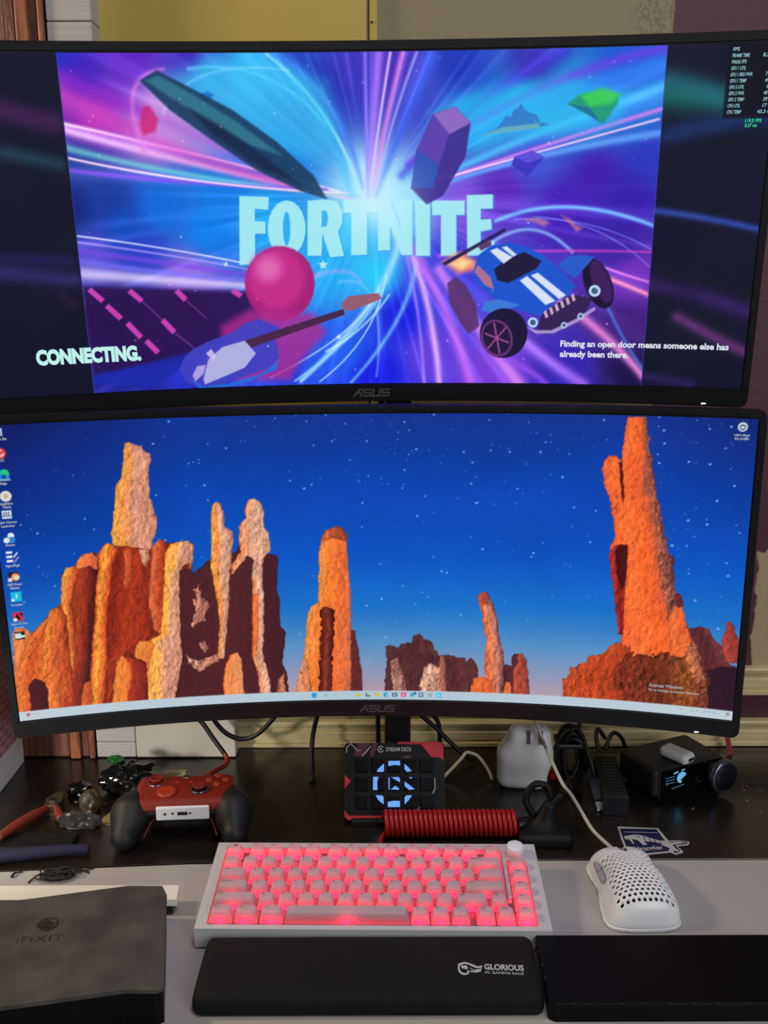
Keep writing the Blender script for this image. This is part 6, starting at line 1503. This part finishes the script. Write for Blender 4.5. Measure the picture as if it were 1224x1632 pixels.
ccb = thing('controller_cable', (-0.2, 0.05, 0), 'black cable with a red end hanging down to the red controller', 'cable')
O_ = Vector((-0.2, 0.05, 0))
tube('cable', [Vector(p) - O_ for p in ((-0.236, 0.085, 0.085), (-0.2208, 0.088, 0.0728), (-0.2034, 0.082, 0.0500), (-0.1885, 0.072, 0.0345))], 0.0032, M_cable, ccb)
tube('red_end', [Vector(p) - O_ for p in ((-0.1885, 0.072, 0.0345), (-0.1840, 0.064, 0.0310), (-0.1845, 0.052, 0.0300), (-0.190, 0.034, 0.034), (-0.1985, 0.006, 0.040))], 0.0032, M_cred, ccb)

# ------------------------------------------------------------------ tool kit box with embossed lid, white box behind
M_lid = material('dusty_charcoal_lid', (80, 78, 73), 0.62, rgb2=(54, 53, 51), nscale=26, bump=0.25, bscale=700)
M_emb = material('embossed_dark_mark', (34, 33, 32), 0.5)
tk = thing('tool_kit_box', (-0.30, -0.30, 0), 'dark tool kit case with an embossed dusty lid at the desk edge', 'case')
tko = [(-0.43, -0.236), (-0.336, -0.235), (-0.238, -0.2118), (-0.205, -0.2122), (-0.198, -0.226), (-0.172, -0.357), (-0.178, -0.361), (-0.204, -0.3605), (-0.302, -0.381), (-0.43, -0.385)]
L2 = lambda P, s=1.0: [((x + 0.30) * s, (y + 0.30) * s) for x, y in P]
prism('tray', L2(tko, 0.985), 0.0, 0.0305, M_gloss, tk)
prism('lid', L2(tko), 0.0310, 0.0352, M_lid, tk, 0.0012)
lathe('emblem', [(0.0098, 0.0), (0.0098, 0.0005), (0.0080, 0.0005), (0.0076, 0.0001), (0.001, 0.0001)], M_emb, tk, 28, Matrix.Translation((0.0030, 0.0265, 0.0352)))
for a in range(4):
    M_ = Matrix.Translation((0.0030, 0.0265, 0.0353)) @ Matrix.Rotation(a * math.pi / 2 + 0.4, 4, 'Z')
    prism('emblem_leaf', [(0.001, 0.0008), (0.0035, 0.0026), (0.0052, 0.001), (0.0048, -0.001), (0.0026, -0.0012)], 0.0, 0.0004, M_emb, tk, 0, M_)
lettering_fit('iFIXIT', 0.041, 0.0085, M_emb, tk, Matrix.Translation((-0.0165, -0.0005, 0.03535)) @ Matrix.Rotation(0.11, 4, 'Z'), -0.005)

wb = thing('white_box', (-0.30, -0.197, 0), 'long white flat box behind the dark tool kit case', 'box')
M_wb = material('warm_white_card', (242, 240, 226), 0.5)
prism('cover', [(-0.12, -0.0122), (0.1075, -0.0122), (0.105, 0.0122), (-0.12, 0.0122)], 0.0105, 0.0180, M_wb, wb, 0.0006)
box('underside', (-0.010, -0.0005, 0.0053), (0.1125, 0.0112, 0.0051), M_black, wb, 0.001)

# ------------------------------------------------------------------ wires and small things on the desk
M_tie = material('black_twist_wire', (22, 20, 20), 0.5)
wt = thing('wire_tangle', (-0.332, -0.143, 0), 'tangle of thin black wires on the white desk', 'wire')
rr = random.Random(11)
for k in range(9):
    pts = []
    a0 = rr.uniform(0, 6.28)
    ra, rb = rr.uniform(0.010, 0.020), rr.uniform(0.003, 0.0072)
    cx, cy = rr.uniform(-0.010, 0.006), rr.uniform(-0.005, 0.003)
    for i in range(9):
        a = a0 + i * 0.75
        pts.append((cx + ra * math.cos(a), cy + rb * math.sin(a), 0.0016 + 0.0009 * k * (0.4 + 0.6 * rr.random())))
    tube('wire', pts, 0.0009, M_tie, wt, 6, 6)
for p in ([(0.004, 0.004, 0.003), (0.016, 0.009, 0.004), (0.026, 0.0105, 0.002), (0.034, 0.0158, 0.0012)], [(0.002, 0.0, 0.003), (0.018, 0.0055, 0.004), (0.029, 0.0085, 0.0015), (0.0305, 0.006, 0.001)], [(-0.008, 0.0, 0.003), (-0.018, 0.0, 0.004), (-0.0245, -0.007, 0.002), (-0.027, -0.0112, 0.001)]):
    tube('wire', p, 0.0009, M_tie, wt, 6, 6)
ws = tube('wire_scrap', [(-0.3795, -0.1445, 0.0016), (-0.3785, -0.140, 0.003), (-0.3755, -0.1365, 0.002), (-0.3715, -0.1345, 0.0012)], [0.0016, 0.0012, 0.0008, 0.0008], M_tie)
tag(ws, 'single short black wire scrap left of the wire tangle', 'wire')

nv = tube('navy_strap', [(-0.440, -0.1175, 0.0075), (-0.405, -0.1145, 0.0075), (-0.365, -0.1075, 0.0075), (-0.335, -0.1015, 0.0070), (-0.311, -0.0985, 0.0062)], [0.0072, 0.0074, 0.0070, 0.0060, 0.0050], material('navy_fabric', (18, 18, 50), 0.8, bump=0.3, bscale=900), None, 12)
tag(nv, 'dark navy fabric strap along the edge of the black desk', 'strap')

plr = thing('pliers', (-0.385, -0.02, 0), 'small pliers with orange handles on the black desk', 'pliers')
M_org = material('orange_rubber_handle', (112, 38, 20), 0.5)
M_jaw = material('brown_steel_jaw', (96, 78, 62), 0.4, 0.6, noise=0.3, nscale=80)
tube('handle', [(0.000, 0.006, 0.009), (-0.008, -0.010, 0.010), (-0.020, -0.035, 0.0105), (-0.032, -0.062, 0.010)], [0.0035, 0.0055, 0.0060, 0.0045], M_org, plr, 12)
tube('handle', [(0.010, 0.008, 0.009), (0.016, -0.004, 0.009), (0.024, -0.018, 0.008)], [0.0035, 0.0050, 0.0050], M_org, plr, 12)
prism('jaw', [(-0.003, 0.004), (0.012, 0.006), (0.014, 0.020), (0.011, 0.034), (0.006, 0.042), (0.001, 0.036), (-0.006, 0.022)], 0.004, 0.013, M_jaw, plr, 0.0015)
cyl('pivot', (0.004, 0.016, 0.0125), (0.004, 0.016, 0.0148), 0.004, M_metal, plr, n=16)
prism('lower_jaw', [(-0.002, 0.002), (0.012, 0.003), (0.013, 0.020), (0.009, 0.040), (0.003, 0.036), (-0.004, 0.020)], 0.0003, 0.004, M_jaw, plr)
pc = box('black_pouch', (-0.378, -0.0765, 0.0024), (0.044, 0.0165, 0.0022), M_rub, None, 0.0015)
tag(pc, 'flat black pouch lying under the orange pliers handle', 'pouch')


def crumple(name, loc, size, seed, mat, label, cat, sub=3, amp=0.35, squash=0.05):
    bm = bmesh.new()
    bmesh.ops.create_icosphere(bm, subdivisions=sub, radius=1.0)
    rs = random.Random(seed)
    dirs = [Vector((rs.gauss(0, 1), rs.gauss(0, 1), rs.gauss(0, 1))).normalized() for _ in range(26)]
    for v in bm.verts:
        c = v.co.normalized()
        f = 1 - amp * 0.5
        for i, d in enumerate(dirs):
            f += amp * 0.22 * abs(math.sin(5 * c.dot(d) + i)) * (1 if i % 2 else -1) * 0.6
        f += rs.uniform(-0.07, 0.07)
        v.co = Vector((c.x * size[0] * f, c.y * size[1] * f, max(c.z * size[2] * f, -size[2] * 0.6)))
    zmin = min(v.co.z for v in bm.verts)
    bmesh.ops.translate(bm, verts=bm.verts[:], vec=(0, 0, -zmin + 0.0003))
    o = bm_obj(name, bm, mat)
    o.location = loc
    return tag(o, label, cat)


M_clear = material('clear_plastic_film', (112, 112, 110), 0.1, trans=0.85, coat=0.6)
M_clear2 = material('yellowed_clear_plastic', (104, 92, 66), 0.25, trans=0.6, coat=0.4)
M_bag = material('shiny_black_film', (13, 13, 15), 0.18, coat=0.5)
crumple('plastic_wrap', (-0.338, -0.042, 0), (0.030, 0.013, 0.013), 3, M_clear, 'crumpled clear plastic wrap in front of the yellowed cup', 'plastic wrap')
crumple('plastic_wrap', (-0.362, 0.036, 0), (0.018, 0.013, 0.011), 5, M_bag, 'small crumpled shiny black wrap beside the pliers jaws', 'plastic wrap')
crumple('plastic_cup', (-0.337, -0.004, 0), (0.014, 0.014, 0.017), 8, M_clear2, 'crushed yellowed clear plastic cup among the clutter', 'cup', amp=0.2)
crumple('plastic_bag', (-0.307, 0.047, 0.0008), (0.040, 0.034, 0.024), 12, M_bag, 'crumpled shiny black plastic bag with a green scrap on it', 'bag', 4, 0.5)
gcap = crumple('green_scrap', (-0.322, 0.060, 0.0300), (0.012, 0.006, 0.006), 21, material('green_plastic', (26, 92, 34), 0.4), 'bright green plastic scrap on top of the black bag', 'scrap', 3, 0.25)
cd = prism('card', [(-0.322, -0.036), (-0.287, -0.042), (-0.262, 0.030), (-0.296, 0.036)], 0.0002, 0.0009, material('tan_card', (168, 148, 100), 0.6, noise=0.25, nscale=50))
tag(cd, 'worn tan card lying between the clutter and the controller', 'card')
cd2 = prism('cream_card', [(-0.268, 0.076), (-0.241, 0.080), (-0.240, 0.088), (-0.266, 0.087)], 0.0002, 0.006, material('cream_card', (196, 180, 132), 0.6), None, 0.001)
tag(cd2, 'small cream block behind the red controller', 'block')

# ------------------------------------------------------------------ brick-patterned white box by the wall
bb = thing('brick_box', (-0.515, 0.065, 0), 'white box with a raised pink brick pattern by the wood planks', 'box')
M_bbw = material('white_painted_card', (228, 226, 230), 0.55)
M_brick = material('pink_brick_print', (208, 142, 154), 0.6, rgb2=(168, 108, 122), nscale=60)
box('body', (0, 0, 0.1225), (0.055, 0.058, 0.1225), M_bbw, bb, 0.002)
bme = {}


def brick_mesh(w):
    w = round(w, 4)
    if w not in bme:
        m_ = bpy.data.meshes.new('brick')
        b_ = bmesh.new()
        add_box(b_, (0, 0, 0), (0.0005, w / 2, 0.0040), 0.0003, 1)
        b_.to_mesh(m_)
        b_.free()
        m_.materials.append(M_brick)
        bme[w] = m_
    return bme[w]


for r in range(20):
    z = 0.046 + r * 0.0098
    y = -0.056 - (0.0115 if r % 2 else 0)
    while y < 0.055:
        a, b = max(y, -0.056), min(y + 0.0212, 0.056)
        if b - a > 0.004:
            k = bpy.data.objects.new('brick', brick_mesh(b - a))
            finish(k, bb)
            k.location = (0.0553, (a + b) / 2, z)
        y += 0.023

# ------------------------------------------------------------------ white power adapter
ad = thing('power_adapter', (0.186, 0.052, 0), 'white power adapter standing upright with two metal prongs on top', 'power adapter', rz=-0.15)
sdf_mesh('body', lambda X, Y, Z: np.maximum(smin(sd_rbox(X, Y, Z, (0.004, 0, 0.056), (0.026, 0.015, 0.025), 0.012), sd_rbox(X, Y, Z, (-0.004, 0, 0.028), (0.031, 0.016, 0.028), 0.013), 0.02), 0.0004 - Z),
         (-0.042, -0.022, -0.002), (0.042, 0.022, 0.094), 0.0018, M_white, ad)
for dx in (0.000, 0.0145):
    box('prong', (dx + 0.004, -0.0170, 0.0735), (0.0012, 0.0030, 0.0080), M_metal, ad, 0.0004, rot=Matrix.Rotation(-0.25, 4, 'X'))
M_grey = material('grey_seam', (120, 120, 122), 0.5)
sdf_mesh('seam', lambda X, Y, Z: np.maximum(np.abs(sd_rbox(X, Y, Z, (-0.004, 0, 0.028), (0.0313, 0.0163, 0.0283), 0.013)) - 0.0006, np.abs(Z - 0.044 - 0.18 * X) - 0.0006),
         (-0.04, -0.02, 0.03), (0.04, 0.02, 0.06), 0.0009, M_grey, ad)

# ------------------------------------------------------------------ bundle of black cables with a plug
cb = thing('cable_bundle', (0.243, 0.055, 0), 'coiled bundle of black cables between the power adapter and hub', 'cable')
rr = random.Random(4)
for k in range(8):
    pts = []
    w, h = rr.uniform(0.010, 0.019), rr.uniform(0.026, 0.037)
    off = rr.uniform(-0.010, 0.012)
    for i in range(13):
        a = -1.2 + i * 2 * math.pi / 12
        pts.append((w * math.cos(a) + rr.uniform(-0.0015, 0.0015) + (k - 4) * 0.0008, off + 0.006 * math.sin(a + k), 0.0405 + h * math.sin(a)))
    tube('loop', pts, 0.0026, M_cable, cb, 7, 6)
box('band', (-0.002, 0.0, 0.058), (0.0185, 0.016, 0.0035), M_black, cb, 0.002)
up = thing('usb_plug', (0.2655, 0.006, 0), 'dark blue cable plug with a bright metal tip beside the cable bundle', 'plug', rz=0.1)
M_plug = material('dark_blue_plug', (26, 30, 48), 0.45)
box('grip', (0.0, 0.004, 0.0165), (0.0068, 0.0145, 0.0040), M_plug, up, 0.0015, rot=Matrix.Rotation(0.6, 4, 'X'))
box('tip', (0.0, -0.0135, 0.0048), (0.0056, 0.0058, 0.0022), M_metal, up, 0.0004, rot=Matrix.Rotation(0.6, 4, 'X'))
tube('lead', [(0.0, 0.015, 0.0248), (0.001, 0.024, 0.034), (-0.003, 0.030, 0.050), (-0.008, 0.034, 0.068)], 0.0024, M_cable, up)
wn = lathe('bottle_stopper', [(0.002, 0.0), (0.0085, 0.001), (0.0095, 0.004), (0.006, 0.008), (0.001, 0.009)], M_white, None, 24, Matrix.Translation((0.243, 0.058, 0.0835)))
tag(wn, 'round white plastic stopper on top of the black cable bundle', 'stopper')

rc = lathe('red_plug', [(0.001, 0.0), (0.0052, 0.001), (0.0058, 0.006), (0.0048, 0.012), (0.001, 0.013)], M_red, None, 20, Matrix.Translation((0.2235, 0.070, 0.0006)))
tag(rc, 'small round red plug standing between the power adapter and cables', 'plug')

# ------------------------------------------------------------------ ridged hub
hb = thing('usb_hub', (0.2865, 0.034, 0), 'long black ridged hub next to the audio amplifier', 'hub', rz=-0.09)
M_hub = material('grey_black_hub', (27, 25, 22), 0.5)
M_hubf = material('navy_hub_front', (15, 17, 28), 0.45)
box('body', (0, 0, 0.0122), (0.0145, 0.052, 0.0118), M_hub, hb, 0.0012)
box('front_panel', (0, -0.0535, 0.0122), (0.0150, 0.0014, 0.0118), M_hubf, hb, 0.0006)
for i in range(11):
    box('port', (0.0015, -0.044 + i * 0.0085, 0.0243), (0.0085, 0.0022, 0.0007), M_black, hb, 0.0003)

# ------------------------------------------------------------------ headphone amplifier with knob
am = thing('headphone_amplifier', (0.3695, 0.0640, 0), 'black desktop headphone amplifier with a lit display and big knob', 'amplifier', rz=math.radians(25))
M_amp = material('charcoal_amp_metal', (50, 46, 45), 0.42, 0.2)
M_ampf = material('black_amp_glass', (10, 10, 13), 0.12, coat=0.5)
box('body', (-0.002, 0, 0.0225), (0.0535, 0.0340, 0.0185), M_amp, am, 0.006, 3, smooth=False)
box('front_panel', (0, -0.0345, 0.0225), (0.0485, 0.0012, 0.0165), M_ampf, am, 0.0008)
for fx in (-0.04, 0.04):
    for fy in (-0.024, 0.024):
        cyl('foot', (fx, fy, 0.0), (fx, fy, 0.0042), 0.005, M_black, am, n=14)
disp = box('display', (-0.0235, -0.0359, 0.0235), (0.0185, 0.0003, 0.0135), material('display_glass', (6, 8, 14), 0.1), am, 0.0002)
M_lcd = emission('pale_blue_display', (120, 190, 236), 0.85)
M_lcd2 = emission('dim_blue_display', (70, 110, 140), 0.6)


def dpoly(pts, m, nm='readout'):
    R_ = Matrix.Translation((-0.0235, -0.0362, 0.0235)) @ Matrix.Rotation(math.pi / 2, 4, 'X')
    return prism(nm, pts, 0.0, 0.0002, m, disp, 0, R_)


def arc(cx, cy, r, a0, a1, n=16):
    return [(cx + r * math.cos(math.radians(a0 + (a1 - a0) * i / n)), cy + r * math.sin(math.radians(a0 + (a1 - a0) * i / n))) for i in range(n + 1)]


dpoly(arc(0.0085, 0.002, 0.0072, 200, 20) + [(0.0100, 0.001), (0.0052, -0.0014)], M_lcd)
dpoly(arc(0.0085, 0.002, 0.0072, 205, 330)[:9] + [(0.0085, -0.0015)], M_lcd)
dpoly([(-0.004, 0.0085), (0.0025, 0.0095), (0.0025, 0.0115), (-0.004, 0.0105)], M_lcd)
dpoly([(0.0075, 0.0105), (0.0125, 0.011), (0.0125, 0.0125), (0.0075, 0.012)], M_lcd)
for i, (a, b, yy) in enumerate(((-0.0165, -0.003, 0.0055), (-0.0155, -0.002, 0.0018), (-0.0150, -0.002, -0.0022))):
    dpoly([(a, yy - 0.0006), (b, yy - 0.0006), (b, yy + 0.0006), (a, yy + 0.0006)], M_lcd2)
dpoly([(-0.0155, -0.0035), (-0.0130, -0.0035), (-0.0130, -0.0005), (-0.0155, -0.0005)], M_lcd2)
dpoly([(-0.006, -0.0105), (0.013, -0.0085), (0.013, -0.0073), (-0.006, -0.009)], M_lcd2)
Rk = Matrix.Rotation(math.pi / 2, 4, 'X')
lathe('jack_ring', [(0.0046, 0.0), (0.0046, 0.0012), (0.0032, 0.0014), (0.0030, 0.0002)], M_dark, am, 24, Matrix.Translation((0.0108, -0.0355, 0.0160)) @ Rk)
lathe('knob_shaft', [(0.0085, 0.0), (0.0085, 0.016)], material('brushed_shaft', (150, 142, 130), 0.35, 0.8), am, 24, Matrix.Translation((0.0315, -0.0352, 0.0265)) @ Rk)
lathe('knob', [(0.0190, 0.0), (0.0205, 0.0015), (0.0205, 0.0075), (0.0193, 0.0095), (0.0172, 0.0098)], material('blue_grey_metal', (120, 122, 140), 0.3, 0.85), am, 44, Matrix.Translation((0.0315, -0.0512, 0.0265)) @ Rk)
lathe('knob_face', [(0.0172, 0.0), (0.0168, 0.0005), (0.001, 0.0005)], material('dark_knob_face', (34, 34, 46), 0.35, 0.5), am, 40, Matrix.Translation((0.0315, -0.0611, 0.0265)) @ Rk)

wa = thing('white_charging_case', (0.3690, 0.0420, 0.0411), 'small white adapter with a dark port on the black amplifier', 'adapter', rz=math.radians(-52))
wa.scale = (0.86, 0.9, 0.9)
sdf_mesh('body', lambda X, Y, Z: sd_rbox(X, Y, Z, (0, 0, 0.0075), (0.0235, 0.0125, 0.0075), 0.0068), (-0.026, -0.016, -0.002), (0.026, 0.016, 0.018), 0.0011, M_white, wa)
box('port', (0.0233, 0.0005, 0.0075), (0.0005, 0.0062, 0.0021), M_black, wa, 0.0003)

rs_ = prism('red_strap', [(-0.004, 0.0), (0.003, 0.0), (-0.006, 0.046), (-0.012, 0.046)], 0.0, 0.0012, material('dark_red_ribbon', (150, 18, 26), 0.6), None, 0, Matrix.Translation((0.4705, 0.138, 0.0008)) @ Matrix.Rotation(math.radians(80), 4, 'X'))
tag(rs_, 'dark red ribbon strap hanging behind the headphone amplifier', 'strap')

# ------------------------------------------------------------------ monitor cables behind
for pts, lab in (([(-0.215, 0.104, 0.085), (-0.2099, 0.107, 0.0700), (-0.1944, 0.109, 0.0475), (-0.1743, 0.110, 0.0372), (-0.1537, 0.109, 0.0430), (-0.1327, 0.107, 0.0640), (-0.120, 0.104, 0.085)], 'thick black cable hanging in a low loop under the lower monitor'),
                 ([(-0.072, 0.115, 0.085), (-0.0748, 0.118, 0.0670), (-0.081, 0.120, 0.0390), (-0.0825, 0.110, 0.0190), (-0.080, 0.085, 0.0038), (-0.079, 0.060, 0.0034)], 'single black cable dropping to the desk left of the key pad'),
                 ([(0.003, 0.139, 0.085), (0.003, 0.139, 0.0604), (0.0034, 0.139, 0.030), (0.004, 0.138, 0.0040)], 'black cable running down close beside the stand pole'),
                 ([(0.068, 0.139, 0.085), (0.0751, 0.139, 0.0590), (0.0834, 0.140, 0.0420), (0.0854, 0.139, 0.0045)], 'black cable bending down behind the red corner of the key pad'),
                 ([(0.052, 0.120, 0.080), (0.060, 0.121, 0.0640), (0.0788, 0.121, 0.0465), (0.0953, 0.120, 0.0290), (0.1118, 0.117, 0.0135), (0.128, 0.110, 0.0045)], 'black cable slanting down towards the white cord'),
                 ([(0.268, 0.118, 0.085), (0.2655, 0.119, 0.0640), (0.2626, 0.119, 0.0334), (0.262, 0.113, 0.0050)], 'short black cable dropping behind the cable bundle')):
    o = tube('monitor_cable', pts, 0.0031, M_cable)
    tag(o, lab, 'cable')
wc = tube('white_cable', [(0.080, 0.060, 0.0028), (0.094, 0.074, 0.010), (0.108, 0.080, 0.0225), (0.1145, 0.082, 0.0300), (0.120, 0.083, 0.0300), (0.131, 0.082, 0.0250), (0.142, 0.074, 0.0120), (0.147, 0.064, 0.0026)], 0.0021, M_wcable)
tag(wc, 'thin white cable arching over the black desk behind the key pad', 'cable')
for pts, lab in (([(0.300, 0.125, 0.030), (0.287, 0.108, 0.050), (0.282, 0.098, 0.046), (0.2845, 0.091, 0.0275)], 'black lead curving into the back of the hub'), ([(0.330, 0.130, 0.012), (0.318, 0.116, 0.036), (0.304, 0.104, 0.046), (0.293, 0.094, 0.0275)], 'outer black lead arching over behind the hub')):
    o = tube('hub_cable', pts, 0.0027, M_cable)
    tag(o, lab, 'cable')

# crumbs
rr = random.Random(8)
M_crumb = material('pale_crumbs', (176, 156, 132), 0.7)
vs, fs = [], []
for cx, cy, n, sp in ((0.4635, 0.044, 9, 0.012), (0.448, 0.014, 2, 0.003), (0.3736, -0.004, 4, 0.005), (0.47, -0.02, 3, 0.02)):
    for _ in range(n):
        x, y = cx + rr.uniform(-sp, sp), cy + rr.uniform(-sp * 0.7, sp * 0.7)
        s = rr.uniform(0.0004, 0.0013)
        b = len(vs)
        vs += [(x - s, y, 0.0001), (x + s * 0.7, y - s, 0.0001), (x + s * 0.5, y + s, 0.0001), (x, y, s * 1.2)]
        fs += [(b, b + 1, b + 3), (b + 1, b + 2, b + 3), (b + 2, b, b + 3), (b, b + 2, b + 1)]
cr = mesh('crumbs', vs, fs, M_crumb)
tag(cr, 'scattered pale crumbs on the black desk near the amplifier', 'crumbs', kind='stuff')
